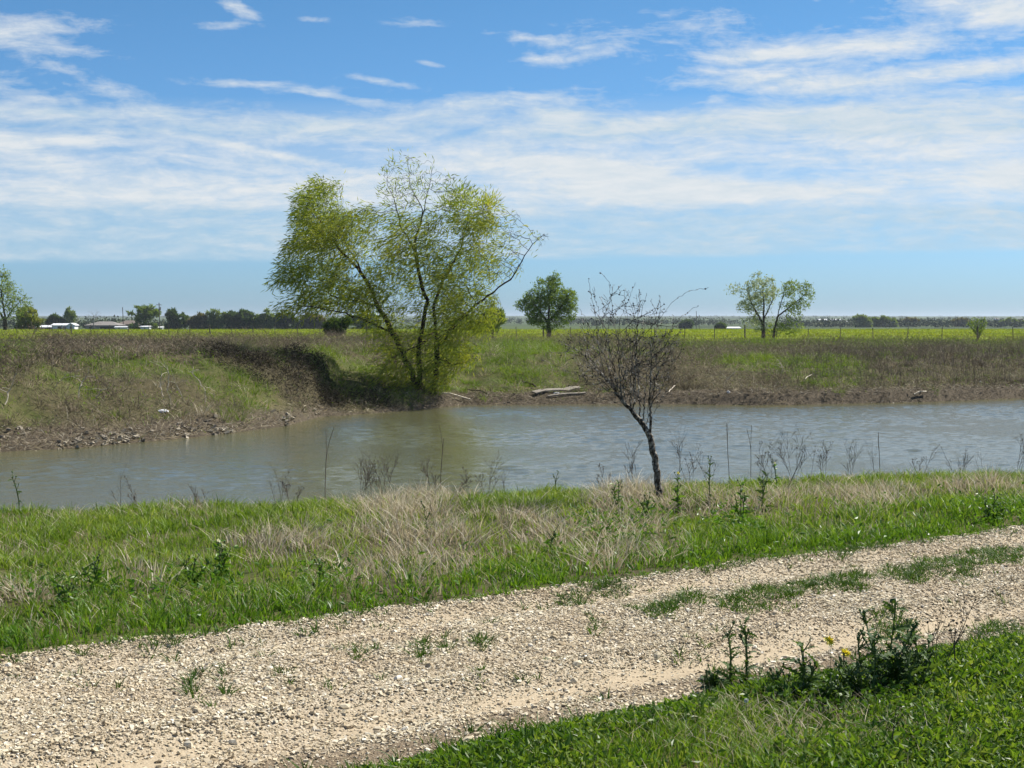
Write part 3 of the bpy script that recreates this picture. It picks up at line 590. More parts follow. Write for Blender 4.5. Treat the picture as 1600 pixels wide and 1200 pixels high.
def build_far_bank():
    rg = np.random.default_rng(12)
    def okz(x, y): return (y - yshore(x) > .2) & (np.abs(x) < 9 + .42 * y)
    def thin(y): return np.clip(46 / y, 0, 1) ** 1.3
    def sticks(P, h, L, w, up=.5):
        n = len(P); P = P.copy(); P[:, 2] += rg.random(n) ** 1.3 * h; a = rg.uniform(0, 6.283, n)
        return leaves(P, np.stack([np.cos(a), np.sin(a), rg.normal(up, .6, n)], 1), L, w, rg, .03)
    # green: short tangled grass and leaves
    gd = lambda x, y: okz(x, y) * np.clip(.2 + sstep(.22, .6, GREEN(x, y) * (.5 + fbm(x * .9, y * .6, 80))), 0, 1) * (1 - .85 * far_mud(x, y)) * thin(y) * (1 - .8 * sstep(.3, .7, REDB(x, y))) * (1 - .6 * sstep(.3, .7, HOLLOW_SHADE(x, y)))
    P = sample(700000, -42, 46, 31, 100, gd, rg)
    V, F = blades(P, rg.uniform(.06, .20, len(P)) * (.6 + .8 * fbm(P[:, 0] * 1.4, P[:, 1] * 1.1, 76)), rg.uniform(.012, .022, len(P)), rg, 1.2, .5, .2, 1); b = Bag(); b.add(V, F)
    P = sample(480000, -42, 46, 31, 100, lambda x, y: gd(x, y) * sstep(.38, .6, fbm(x * 1.3, y * .8, 79)), rg); n = len(P)
    V, F = sticks(P, .28, rg.uniform(.03, .09, n), rg.uniform(.018, .04, n), .3); b.add(V, F); V, F = b.get()
    stuff('bank_grass', V, F, M['farg'], 'rough green grass and leafy weeds on the far pond bank', 'grass')
    # brown: dead brush and bramble
    bd = lambda x, y: okz(x, y) * (1 - .9 * sstep(.3, .65, GREEN(x, y))) * (1 - .8 * sstep(.3, .7, HOLLOW_SHADE(x, y))) * (1 - .5 * far_mud(x, y)) * (.3 + .9 * sstep(.36, .6, fbm(x * .45, y * .22, 81))) * thin(y)
    P = sample(1500000, -50, 46, 31, 112, bd, rg); s = P[:, 1] - yshore(P[:, 0]); n = len(P)
    hh = (.10 + .62 * sstep(7, 20, s)) * (.35 + 1.25 * fbm(P[:, 0] * .8, P[:, 1] * .4, 82)); wr = sstep(4, 7, P[:, 0]) * (1 - sstep(12, 16, s)); red = rg.random(n) < np.clip(.2 + .75 * sstep(.45, .62, fbm(P[:, 0] * .35, P[:, 1] * .3, 78)) + 1.0 * sstep(.25, .6, REDB(P[:, 0], P[:, 1])), 0, 1)
    hh = hh + wr * .15 + .28 * sstep(.3, .7, REDB(P[:, 0], P[:, 1]))
    for m, mt, nm, lab in ((~red, 'brush', 'dead_brush', 'brown dead brush over the far pond bank'), (red, 'redbrush', 'bramble', 'reddish brown dead bramble in patches over the far pond bank')):
        k = m.sum(); V, F = sticks(P[m], hh[m], rg.uniform(.07, .26, k), rg.uniform(.007, .014, k)); stuff(nm, V, F, M[mt], lab, 'brush')
    P = sample(260000, -50, 46, 36, 100, lambda x, y: okz(x, y) * np.clip(.06 + sstep(.2, .6, np.maximum(DARKW(x, y), HOLLOW_SHADE(x, y)) * (.5 + fbm(x * .8, y * .5, 77))), 0, 1) * (1 - far_mud(x, y)) * thin(y), rg)  # dark stalks also thicken in the hollow, adding to its painted shade
    V, F = blades(P, rg.uniform(.2, .65, len(P)) * (.55 + .45 * sstep(0, 4, P[:, 0])), rg.uniform(.006, .013, len(P)), rg, .5, .3, .12, 2); b = Bag(); b.add(V, F)
    n = len(P); V, F = sticks(P, .75, rg.uniform(.08, .25, n), rg.uniform(.008, .014, n), .6); b.add(V, F); V, F = b.get()
    stuff('weed_stalks', V, F, M['darkweed'], 'dense upright dark dead weed stalks on the far bank', 'weeds')
    P = sample(300000, -13, -1, 38, 60, lambda x, y: okz(x, y) * sstep(.2, .6, HOLLOW_SHADE(x, y)) * (.25 + .75 * sstep(.4, .6, fbm(x * 1.1, y * 1.1, 53))), rg); n = len(P); g_ = rg.random(n) < .5 * sstep(.45, .6, fbm(P[:, 0] * .9, P[:, 1] * .9, 52))
    for m, mt, nm, lab in ((g_, 'hollow', 'shade_painted_weeds', 'green weeds scattered in the hollow left of the willow, darkened with painted shade'), (~g_, 'shadebrush', 'shade_painted_brush', 'brown dead brush filling the hollow left of the willow, darkened with painted shade')):
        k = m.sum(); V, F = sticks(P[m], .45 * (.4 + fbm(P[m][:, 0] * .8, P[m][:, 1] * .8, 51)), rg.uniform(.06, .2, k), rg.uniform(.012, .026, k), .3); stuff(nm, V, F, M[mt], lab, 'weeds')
    P = sample(90000, -40, 36, 31, 95, lambda x, y: okz(x, y) * (.2 + .8 * sstep(.5, .65, fbm(x * .7, y * .4, 83))) * thin(y), rg)
    V, F = blades(P, rg.uniform(.10, .42, len(P)), rg.uniform(.005, .010, len(P)), rg, 1.5, .5, .2, 2)
    stuff('dead_reeds', V, F, M['dry'], 'pale broken reeds scattered over the far pond bank', 'reeds')
    # tussocks: fans of stems that give the bank its lumps and hollows
    T = sample(26000, -42, 40, 31, 92, lambda x, y: okz(x, y) * (.25 + .75 * sstep(.42, .6, fbm(x * .55, y * .35, 75))) * np.clip(44 / y, 0, 1) ** 1.6 * (1 - .8 * far_mud(x, y)), rg)
    g = GREEN(T[:, 0], T[:, 1]); kind = rg.random(len(T)); s_ = T[:, 1] - yshore(T[:, 0])
    kind = np.where(REDB(T[:, 0], T[:, 1]) > .45, .5 + .5 * kind, kind); T = T[HOLLOW_SHADE(T[:, 0], T[:, 1]) < .4]; kind = rg.random(len(T)); g = GREEN(T[:, 0], T[:, 1]); s_ = T[:, 1] - yshore(T[:, 0]); kind = np.where(REDB(T[:, 0], T[:, 1]) > .45, .5 + .5 * kind, kind); kind = np.where(kind < .22 + .6 * sstep(.2, .6, g), 0, np.where(kind < .34 + .58 * sstep(.2, .6, g), 2, 1))
    for kk, mt, nm, lab in ((0, 'farg', 'green_tussocks', 'green grassy tussocks on the far pond bank'), (1, 'brush', 'brown_tussocks', 'brown dead tussocks on the far pond bank'), (2, 'dry', 'straw_tussocks', 'bleached straw tussocks on the far pond bank')):
        K = T[kind == kk]; sz = rg.uniform(.5, 1.35, len(K)) * (.8 + .5 * sstep(6, 16, s_[kind == kk])); Q, j, out = tufts(K, 34 if kk < 2 else 20, sz * .11, rg)
        V, F = blades(Q, rg.uniform(.16, .42, len(Q)) * sz[j], rg.uniform(.008, .016, len(Q)), rg, .55, .6, .1, 2, out=out * 1.9)
        stuff(nm, V, F, M[mt], lab, 'grass')
    # flattened drift along the water line
    def wl(x, y): s = y - yshore(x); return ((s > -.12) & (s < 3.2)) * np.exp(-np.maximum(s, 0) / 1.1) * (.4 + .8 * fbm(x * 1.2, y * 1.2, 84))
    P = sample(620000, -24, 26, 29, 58, wl, rg); n = len(P); P[:, 2] += rg.uniform(0, .10, n); a = rg.uniform(0, 6.283, n); pale = rg.random(n) < .16 + .34 * (P[:, 0] < -5.3)
    D = np.stack([np.cos(a), np.sin(a) * .6, rg.normal(.12, .35, n)], 1); L = rg.uniform(.05, .26, n); w = rg.uniform(.007, .020, n)
    for m, mt, nm, lab in ((~pale, 'brush', 'shore_debris', 'brown matted drift debris along the far water line'), (pale, 'dry', 'dead_reed_litter', 'pale broken reed litter along the far water line')):
        V, F = leaves(P[m], D[m], L[m], w[m], rg, .02); stuff(nm, V, F, M[mt], lab, 'debris')
    def wl2(x, y): s = y - yshore(x); return ((s > -.1) & (s < 2.2)) * np.exp(-np.maximum(s - .4, 0) / .8) * (.12 + .88 * (x < -5.2)) * sstep(.40, .62, fbm(x * .9, y * .9, 85))
    P = sample(130000, -24, 26, 29, 58, wl2, rg); n = len(P); S = rg.uniform(.012, .05, n) * (1 + .9 * (P[:, 0] < -5.3)); P[:, 2] += S * .4
    V, F = chips(P, S, rg)
    stuff('shore_rubble', V, F, solid_mat('rubble', (.10, .082, .06), (.38, .335, .26), 3, .9, 0, island=.75), 'pale rubble and clods along the far water line', 'rubble')
    # crop of the field beyond the fence
    P = sample(260000, -130, 140, 115, 285, lambda x, y: (np.abs(x) < 12 + .40 * y) * (y + .12 * x > 119) * (y < 252 + 22 * sstep(0, 80, x)) * np.clip(150 / y, .25, 1), rg)
    V, F = blades(P, rg.uniform(.10, .25, len(P)), rg.uniform(.05, .10, len(P)), rg, 1.2, .3, .2, 1)
    stuff('field_crop', V, F, M['crop'], 'bright yellow green crop of the field beyond the fence', 'crop')
    P = sample(150000, -60, 70, 84, 123, lambda x, y: (np.abs(x) < 12 + .40 * y) * (.15 + .85 * sstep(.4, .6, fbm(x * .15, y * .15, 86))), rg)
    V, F = blades(P, rg.uniform(.12, .38, len(P)), rg.uniform(.03, .05, len(P)), rg, .8, .3, .2, 1)
    stuff('fence_line_grass', V, F, M['farg'], 'green rough grass in front of the wire fence', 'grass')
build_far_bank()

# ------------------------------------------------------------------ trees
def resample(pts, step):
    pts = np.asarray(pts, float); d = np.concatenate([[0], np.cumsum(np.linalg.norm(np.diff(pts, axis=0), axis=1))]); n = max(2, int(round(d[-1] / step)) + 1)
    q = np.linspace(0, d[-1], n); return np.stack([np.interp(q, d, pts[:, i]) for i in range(3)], 1)
class Skel:
    def __init__(s): s.p = []; s.par = []
    def add(s, p, par): s.p.append(np.asarray(p, float)); s.par.append(par); return len(s.p) - 1
    def limb(s, pts, step, par=None, jit=0, rg=None):
        q = resample(pts, step)
        if par is None and s.p: par = int(np.argmin(np.linalg.norm(np.array(s.p) - q[0], axis=1)))
        k = 0 if par is None else 1; cur = -1 if par is None else par
        for i in range(k, len(q)):
            j = rg.normal(0, jit, 3) if (jit and i) else 0
            cur = s.add(q[i] + j, cur)
        return cur
    def grow(s, A, step, infl, kill, iters, rg, bias=(0, 0, 0), jit=.25):
        A = np.asarray(A, float); P = np.array(s.p)
        nd = np.full(len(A), 1e9); ni = np.zeros(len(A), int)
        def upd(start):
            nonlocal nd, ni
            Q = np.array(s.p[start:])
            for c in range(0, len(Q), 400):
                d = np.linalg.norm(A[:, None] - Q[None, c:c + 400], axis=2); k = d.argmin(1); m = d[np.arange(len(A)), k]; w = m < nd
                nd[w] = m[w]; ni[w] = start + c + k[w]
        upd(0); kids = np.zeros(200000, int); bias = np.asarray(bias, float)
        for it in range(iters):
            al = nd > kill
            A = A[al]; nd = nd[al]; ni = ni[al]
            act = nd < infl
            if not act.any(): break
            ids = np.unique(ni[act]); start = len(s.p)
            for i in ids:
                if kids[i] >= 3: continue
                a = A[act & (ni == i)]; d = norm(a - s.p[i]).sum(0); d = norm(d) + bias + rg.normal(0, jit, 3)
                s.add(s.p[i] + norm(d) * step, i); kids[i] += 1
            if len(s.p) == start: break
            upd(start)
    def done(s, r_root, r_tip, taper=0.0):
        P = np.array(s.p); par = np.array(s.par); n = len(P); nk = np.bincount(par[par >= 0], minlength=n); tips = max(2, (nk == 0).sum())
        ex = max(1.6, math.log(tips) / math.log(r_root / r_tip)); acc = np.zeros(n)
        for i in range(n - 1, -1, -1):
            if nk[i] == 0: acc[i] = r_tip ** ex
            if par[i] >= 0: acc[par[i]] += acc[i]
        dist = np.zeros(n)
        for i in range(n):
            if par[i] >= 0: dist[i] = dist[par[i]] + np.linalg.norm(P[i] - P[par[i]])
        r = acc ** (1 / ex); r = np.maximum(r * (1 - taper * dist / max(dist.max(), 1e-6)) , r_tip)
        s.P, s.par_, s.r, s.nk = P, par, r, nk
        d = P - P[np.maximum(par, 0)]; d[par < 0] = (0, 0, 1); s.d = norm(d); return s
    def mesh(s, sel, sides=5):
        i = np.where((s.par_ >= 0) & sel)[0]; p = s.par_[i]
        r1 = s.r[i]; r0 = np.where(s.r[p] > 1.7 * r1, r1 * 1.1, s.r[p]); D1 = s.d[i]; D0 = np.where((s.r[p] > 1.7 * r1)[:, None], D1, norm(s.d[p] + D1)); D0 = np.where((s.par_[p] < 0)[:, None], D1, D0)
        ref = np.array([.83, .55, .1]); th = np.arange(sides) * 2 * math.pi / sides
        def ring(c, D, r):
            a = norm(np.cross(D, ref)); b = np.cross(D, a); return c[:, None] + (a[:, None] * np.cos(th)[None, :, None] + b[:, None] * np.sin(th)[None, :, None]) * r[:, None, None]
        V = np.concatenate([ring(s.P[p], D0, r0), ring(s.P[i], D1, r1)], 1)
        k = np.arange(sides); o = (np.arange(len(i)) * 2 * sides)[:, None]
        F = np.stack([o + k, o + (k + 1) % sides, o + sides + (k + 1) % sides, o + sides + k], -1).reshape(-1, 4)
        return V.reshape(-1, 3), [F]
def ell(n, c, r, rg, shell=.3):
    d = norm(rg.normal(size=(n, 3))); return np.asarray(c) + d * np.asarray(r) * (shell + (1 - shell) * rg.random((n, 1)) ** .45)

def gaps(A, scale, cut, seed):
    """drops crown points in soft pockets, so that the crown breaks into clumps"""
    k = .5 * fbm(A[:, 0] / scale + A[:, 1] * .37 / scale, A[:, 2] / scale, seed, 2) + .5 * fbm(A[:, 1] / scale + 7, A[:, 2] / scale - A[:, 0] * .4 / scale, seed + 3, 2)
    return A[k > cut]
def willow():
    rg = np.random.default_rng(21); D = 48.5; px = D / FPX
    q = lambda x, y, dy=0: W(x, y, D + dy)
    b = hit(672, 618); base = G(W(672, 615, D)[0], D); s = Skel()
    # three stems from the root, then their limbs
    def limb(pts, **k): return s.limb([q(*p) for p in pts], .22, jit=.02, rg=rg, **k)
    zb = 620
    limb([(672, 628), (680, 600), (684, 560), (680, 520), (678, 482)])
    limb([(672, 625), (655, 596), (655, 540), (662, 500), (668, 470)], par=0)
    limb([(670, 625), (646, 590), (632, 555), (615, 522), (592, 478), (565, 425), (528, 388), (505, 350)], par=0)
    limb([(678, 482), (690, 440, .4), (715, 400, .7), (728, 360, .8), (735, 325, .8)])
    limb([(668, 470), (655, 430), (648, 380), (662, 330), (640, 290), (638, 245)])
    limb([(662, 340), (668, 300), (676, 260)])
    limb([(648, 395), (625, 350, -.5), (615, 310, -.6), (605, 290, -.6)])
    limb([(684, 535), (715, 500, -.3), (764, 461, -.4), (800, 434, -.5), (818, 402, -.5), (833, 380, -.5), (850, 368, -.6)])
    limb([(684, 545), (720, 500, -.8), (745, 475, -1.0), (760, 500, -1.2)])
    limb([(615, 522), (560, 496, -.6), (505, 482, -1.), (465, 478, -1.2)])
    limb([(592, 478), (530, 465, .6), (480, 445, .8)])
    limb([(565, 425), (540, 380, .8), (520, 330, 1.), (505, 300, 1.)])
    limb([(655, 540), (690, 510, 1.2), (720, 470, 1.6)])
    limb([(655, 540), (610, 560, -1.4), (590, 590, -1.8)])
    limb([(684, 560), (715, 570, -1.2), (745, 560, -1.6)])
    lobes = [(515, 335, 55, 55, 2.0, 420), (500, 400, 55, 50, 1.8, 330), (465, 430, 30, 35, 1.2, 120), (560, 360, 40, 50, 1.6, 170), (520, 460, 70, 35, 1.6, 230), (470, 478, 36, 18, 1., 60),
             (640, 300, 50, 60, 1.4, 170), (680, 310, 45, 60, 1.4, 150), (740, 335, 42, 42, 1.5, 240), (770, 390, 45, 55, 1.4, 170), (720, 420, 55, 55, 1.8, 230), (640, 420, 60, 60, 1.8, 230), (600, 480, 60, 50, 1.8, 200),
             (748, 485, 42, 40, 1.6, 190), (700, 500, 55, 50, 1.8, 200), (722, 545, 32, 35, 1.4, 60), (645, 555, 42, 45, 1.6, 110), (640, 615, 36, 28, 1.2, 210), (685, 585, 26, 25, 1.2, 45), (600, 560, 26, 36, 1.1, 30), (480, 478, 30, 18, .9, 40), (650, 370, 45, 60, 1.5, 160), (690, 450, 50, 60, 1.8, 160), (815, 395, 40, 40, .8, 60), (845, 370, 16, 14, .5, 18), (690, 565, 34, 45, 1.4, 45), (502, 292, 12, 22, .5, 40), (760, 320, 14, 20, .5, 30), (798, 350, 20, 30, .6, 45), (440, 440, 14, 10, .5, 25)]
    A = np.concatenate([ell(int(n * 6.2), q(x, y), (rx * px, dz, ry * px), rg) for x, y, rx, ry, dz, n in lobes])
    A = gaps(A, .62, .49, 101)
    s.grow(A, .12, 1.3, .15, 130, rg, (-.12, 0, .05), .35); s.done(.17, .0038, .6)
    t = thing('willow_tree', 'large willow with several stems and yellow green crown at the far water edge', 'tree', base)
    obj('trunk', *s.mesh(s.r > .035, 8), M['bark'], t, smooth=True); obj('branches', *s.mesh(s.r <= .035, 4), M['bark'], t)
    i = np.where(s.r < .013)[0]; P = s.P[i]; d = s.d[i]
    # how full the crown is: dense left lobe, loose grey green top
    xp = 800 + P[:, 0] / P[:, 1] * FPX; yp = 498 - (P[:, 2] - CAM_H) / P[:, 1] * FPX
    k = np.where((yp < 330) & (xp > 590) & (xp < 715), 1.2, 3.6); k = np.where(xp > 785, 1.2, k); k = np.where(xp < 590, 5.2, k); k = np.where(((xp - 735) / 45) ** 2 + ((yp - 335) / 45) ** 2 < 1, 5.5, k); k = np.where(((xp - 745) / 55) ** 2 + ((yp - 500) / 55) ** 2 < 1, 5.5, k); k = np.where((yp > 530), 4.6, k)
    nn = rg.poisson(k); j = np.repeat(np.arange(len(P)), nn); n = len(j)
    up = (yp[j] < 330) & (xp[j] > 590)
    dr = np.where(up[:, None], d[j] * .9 + np.array([-.1, 0, .4]), d[j] * .35 + np.array([-.55, -.1, -.38])) + rg.normal(0, .3, (n, 3))
    Q = P[j] + rg.normal(0, .07, (n, 3)) + norm(dr) * (rg.random(n) * .25)[:, None]
    V, F = leaves(Q, dr, rg.uniform(.09, .26, n), rg.uniform(.018, .038, n), rg, .05); obj('crown', V, F, M['willow'], t)
    print('willow', len(s.p), n)
willow()

def sapling():
    rg = np.random.default_rng(22); b = hit(1031, 783); D = b[1]; px = D / FPX; q = lambda x, y, dy=0: W(x, y, D + dy); s = Skel()
    def limb(pts, jit=.004, **k): return s.limb([q(*p) for p in pts], .026, jit=jit, rg=rg, **k)
    limb([(1032, 788), (1029, 760), (1024, 725), (1019, 695), (1012, 674)], par=None)
    limb([(1012, 674), (998, 655), (985, 640), (972, 625), (960, 610, .05), (945, 590, .08), (930, 570, .1), (920, 545, .12)])
    limb([(1015, 682), (1017, 655), (1014, 630), (1016, 600, -.05), (1018, 560, -.06), (1012, 520, -.06)])
    limb([(972, 625), (968, 590, -.08), (965, 550, -.1), (968, 500, -.1), (985, 460, -.1), (993, 442, -.1)])
    limb([(985, 640), (990, 600, .1), (988, 560, .14), (992, 520, .15), (1005, 480, .15), (1011, 458, .15)])
    limb([(968, 560, -.1), (1000, 530, -.14), (1030, 498, -.16), (1052, 470, -.16), (1075, 455, -.16), (1107, 449, -.17)])
    limb([(945, 590, .08), (935, 540, .1), (930, 490, .1), (922, 450, .1), (919, 436, .1)]); limb([(930, 490, .1), (955, 470, .1), (952, 440, .1), (938, 426, .1)])
    limb([(960, 610, .05), (930, 588, -.1), (893, 585, -.18), (868, 570, -.2), (845, 562, -.22)]); limb([(930, 570, .1), (905, 540, .1), (880, 512, .1), (862, 500, .1)])
    limb([(1018, 560, -.06), (1040, 540, -.1), (1048, 520, -.1), (1060, 498, -.1), (1092, 477, -.1)])
    limb([(1014, 625), (1030, 620, -.1), (1045, 610, -.12)]); limb([(1016, 600), (1040, 565, .1), (1062, 560, .14)])
    for ex, ey, sx, sy in ((905, 482, 962, 612), (880, 522, 955, 602), (925, 452, 972, 625), (950, 458, 978, 632), (975, 452, 985, 640), (1000, 452, 990, 645), (1032, 486, 1004, 662), (1060, 522, 1014, 650), (1052, 562, 1014, 640), (893, 603, 950, 595), (880, 580, 938, 580), (1068, 545, 1016, 630), (1070, 585, 1015, 640), (1055, 500, 1016, 620), (898, 505, 930, 570), (1046, 600, 1013, 664), (908, 560, 945, 590), (990, 500, 1000, 655), (1020, 505, 1010, 668), (942, 500, 968, 618), (915, 520, 958, 608)):
        f = rg.normal(0, .14); limb([(sx, sy, 0), (sx + (ex - sx) * .38 + rg.normal(0, 4), sy + (ey - sy) * .45, f * .5), (ex + rg.normal(0, 3), ey, f)], jit=.006)
    lobes = [(970, 560, 70, 62, .42, 900), (945, 545, 55, 45, .36, 420), (1005, 560, 48, 55, .34, 380), (975, 500, 62, 38, .3, 420), (960, 470, 45, 25, .2, 110), (1010, 490, 40, 30, .2, 130), (985, 620, 36, 26, .2, 260), (1010, 640, 18, 24, .12, 160), (900, 545, 30, 32, .25, 130), (870, 560, 28, 24, .2, 60), (1045, 530, 22, 40, .2, 110)]
    C = np.array([q(x, y) for x, y, *_ in lobes]); Rr = np.array([(rx * px, dz, ry * px) for x, y, rx, ry, dz, n in lobes])
    inside = lambda p: (((p - C) / Rr) ** 2).sum(1).min() < 1.25
    def shoot(i, d, L, lev):
        n = max(2, int(L / .035)); cur = i; p = s.p[i].copy(); ids = []
        for k in range(n):
            d = norm(d + rg.normal(0, .10, 3) + np.array([0, 0, .02])); p = p + d * L / n
            if k > 0 and not inside(p): break
            cur = s.add(p, cur); ids.append((cur, d))
        if lev:
            for c, dd in ids[1:]:
                for _ in range(2):
                    if rg.random() < (.22 if lev == 2 else .12):
                        e = norm(np.cross(dd, rg.normal(size=3))); shoot(c, norm(dd * .75 + e * .75 + np.array([0, 0, .2])), L * rg.uniform(.28, .6), lev - 1)
                    elif rg.random() < .25:
                        e = norm(np.cross(dd, rg.normal(size=3))); s.add(s.p[c] + norm(dd * .3 + e) * rg.uniform(.015, .04), c)
    m = len(s.p); P0 = [x.copy() for x in s.p]
    for i in range(14, m):
        if s.par[i] < 0 or not inside(P0[i]): continue
        dd = norm(P0[i] - P0[s.par[i]])
        for _ in range(2):
            if rg.random() < .105:
                e = norm(np.cross(dd, rg.normal(size=3))); shoot(i, norm(dd * .6 + e * 1.0 + np.array([0, 0, .12])), rg.uniform(.12, .40), 2)
    s.done(.034, .0012, .45); s.r = np.maximum(s.r, .0019)
    t = thing('dead_sapling', 'small bare thorny tree with dark leaning trunk and tangled grey twigs on the near bank', 'tree', b)
    obj('trunk', *s.mesh(s.r > .011, 8), M['bark_pale'], t, smooth=True);     i = np.where((s.r < .0034) & (s.P[:, 2] > b[2] + .9))[0]; i = i[rg.random(len(i)) < .22]; S = rg.uniform(.005, .010, len(i))
    b_ = Bag(); b_.add(*s.mesh(s.r <= .011, 3)); b_.add(*rocks(s.P[i], S, rg, .8)); b_.obj('branches', M['sapling_twig'], t)
    print('sapling', len(s.p))
sapling()

def tree(name, label, px0, px1, ptop, pbase, D, leaf, rg, stems=None, lobes=None, natt=300, leafn=4, leafL=.3, bark='bark', group=None, r0=.14, droop=0., bare=.35, step=None, z=None, cut=.42):
    """a tree of the middle distance: stems and lobes in photo pixels, turned into metres at distance D"""
    q = lambda x, y, dy=0: W(x, y, D + dy); px = D / FPX; cx = (px0 + px1) / 2; w = px1 - px0; h = pbase - ptop
    x = W(cx if not stems else stems[0][0][0], pbase, D)[0]; zg = float(H(x, D)) if z is None else z; base = np.array([x, D, zg]); s = Skel(); step = (step or h * px / 16) * .72; natt = int(natt * 2.1)
    if stems is None: stems = [[(cx, pbase), (cx, pbase - h * bare), (cx, pbase - h * .6)]]
    for k, st in enumerate(stems):
        pts = [q(*p) for p in st]
        if k == 0: pts[0] = base - np.array([0, 0, .1])
        s.limb(pts, step, jit=step * .1, rg=rg, par=None if k == 0 else None)
    if lobes is None:
        lobes = [(cx + rg.normal(0, .2) * w, ptop + h * (1 - bare) * rg.uniform(.3, .75), w * rg.uniform(.2, .34), h * (1 - bare) * rg.uniform(.22, .36), 1.0) for k in range(6)] + [(cx, ptop + h * .2, w * .2, h * .2, .8), (px0 + w * .2, ptop + h * .55, w * .2, h * .25, .8), (px1 - w * .2, ptop + h * .5, w * .2, h * .25, .8)]
    else: lobes = lobes + [(l[0] + rg.normal(0, .45) * l[2], l[1] + rg.normal(0, .45) * l[3], l[2] * .5, l[3] * .45, .9) for l in lobes for k in range(3)]
    if D > 250: lobes = lobes + [(px0 + w * k, pbase - h * .12, w * .22, h * .18, .8) for k in (.2, .5, .8)]
    tot = sum(l[2] * l[3] * l[4] for l in lobes)
    A = np.concatenate([ell(max(12, int(natt * l[2] * l[3] * l[4] / tot)), q(l[0], l[1]), (l[2] * px, min(l[2], l[3] * 1.2) * px, l[3] * px), rg) for l in lobes])
    A = gaps(A, h * px * .12, cut, int(rg.integers(1000)))
    s.grow(A, step, step * 7, step * 1.15, 60, rg, (0, 0, .08), .3); s.done(r0, max(r0 * .04, .004), .4)
    t = thing(name, label, 'tree', base, group)
    obj('trunk', *s.mesh(s.r > -1, 5), M[bark], t, smooth=True)
    if leafn:
        i = np.where(s.r < r0 * .3)[0]; j = np.repeat(i, rg.poisson(leafn, len(i))); n = len(j)
        dr = s.d[j] * .6 + rg.normal(0, .6, (n, 3)) + np.array([0, 0, .15 - droop]); Q = s.P[j] + rg.normal(0, step * .5, (n, 3))
        V, F = leaves(Q, dr, rg.uniform(.6, 1.3, n) * leafL, rg.uniform(.28, .5, n) * leafL, rg, .08); obj('crown', V, F, M[leaf], t)
    return t
def mid_trees():
    rg = np.random.default_rng(23)
    tree('round_tree', 'rounded green tree in full leaf standing just right of the willow', 815, 906, 433, 526, 140, 'treeg', rg, stems=[[(858, 526), (857, 500), (858, 475), (860, 455)], [(857, 505), (842, 485), (832, 470)], [(857, 502), (876, 480), (886, 465)]],
         lobes=[(856, 456, 26, 22, 1), (838, 478, 24, 26, .9), (884, 470, 20, 22, .9), (862, 480, 34, 20, .8), (856, 503, 28, 14, .8), (835, 498, 14, 12, .6), (880, 498, 14, 12, .6), (868, 445, 12, 12, .6)], natt=1300, leafn=7, leafL=.22, r0=.22, step=.24, cut=.43)
    tree('pale_tree', 'upright tree in pale blossom with thick dark trunk before the field', 1155, 1215, 428, 535, 124, 'treepale', rg, stems=[[(1193, 535), (1192, 510), (1194, 480), (1192, 450)], [(1193, 508), (1175, 475), (1168, 455)], [(1193, 500), (1207, 470), (1208, 450)]],
         lobes=[(1190, 452, 30, 24, 1), (1172, 475, 22, 26, .8), (1199, 465, 13, 24, .7), (1185, 505, 28, 14, .6)], natt=950, leafn=5, leafL=.19, r0=.17, step=.25)
    tree('leaning_tree', 'green tree with slender trunk leaning to the right beside the pale blossoming tree', 1200, 1272, 432, 535, 125.2, 'treemid', rg, stems=[[(1207, 535), (1211, 510), (1220, 475), (1228, 445)], [(1214, 495), (1240, 475), (1258, 460)]],
         lobes=[(1236, 453, 17, 18, 1), (1257, 458, 14, 20, .8), (1242, 480, 20, 18, .8), (1232, 510, 24, 14, .8), (1205, 515, 18, 12, .5)], natt=700, leafn=5, leafL=.20, r0=.12, step=.25)
    tree('green_bush', 'green bush just behind the right side of the willow', 745, 795, 480, 522, 120, 'treemid', rg, lobes=[(772, 496, 20, 15, 1), (762, 510, 26, 12, .8)], natt=260, leafn=6, leafL=.25, r0=.07)
    tree('dark_bush', 'low dark green bush behind the left foot of the willow', 505, 548, 497, 527, 105, 'treedark', rg, lobes=[(525, 511, 19, 13, 1)], natt=220, leafn=8, leafL=.22, r0=.05, bare=.1)
    # fan shaped shrub by the fence
    b = hit(1529, 532); b = G(W(1529, 531, 126)[0], 126.); s = Skel(); q = lambda x, y, dy=0: W(x, y, 126 + dy)
    s.limb([b - np.array([0, 0, .1]), q(1529, 526)], .1)
    for k in range(15): x = 1512 + k * 2.2; s.limb([q(1529, 527), q(1529 + (x - 1529) * .55, 515, rg.normal(0, .2)), q(x, 498 + abs(x - 1536) * .4 + rg.normal(0, 3), rg.normal(0, .4))], .12, jit=.015, rg=rg, par=1)
    s.done(.09, .012); t = thing('fan_shrub', 'small fan shaped shrub of upright branches in front of the fence', 'shrub', b)
    obj('branches', *s.mesh(s.r > -1, 4), M['bark'], t); i = np.repeat(np.where(s.r < .03)[0], 5); n = len(i)
    V, F = leaves(s.P[i] + rg.normal(0, .05, (n, 3)), s.d[i] + rg.normal(0, .3, (n, 3)), rg.uniform(.1, .2, n), rg.uniform(.03, .06, n), rg); obj('foliage', V, F, M['treeg'], t)
mid_trees()

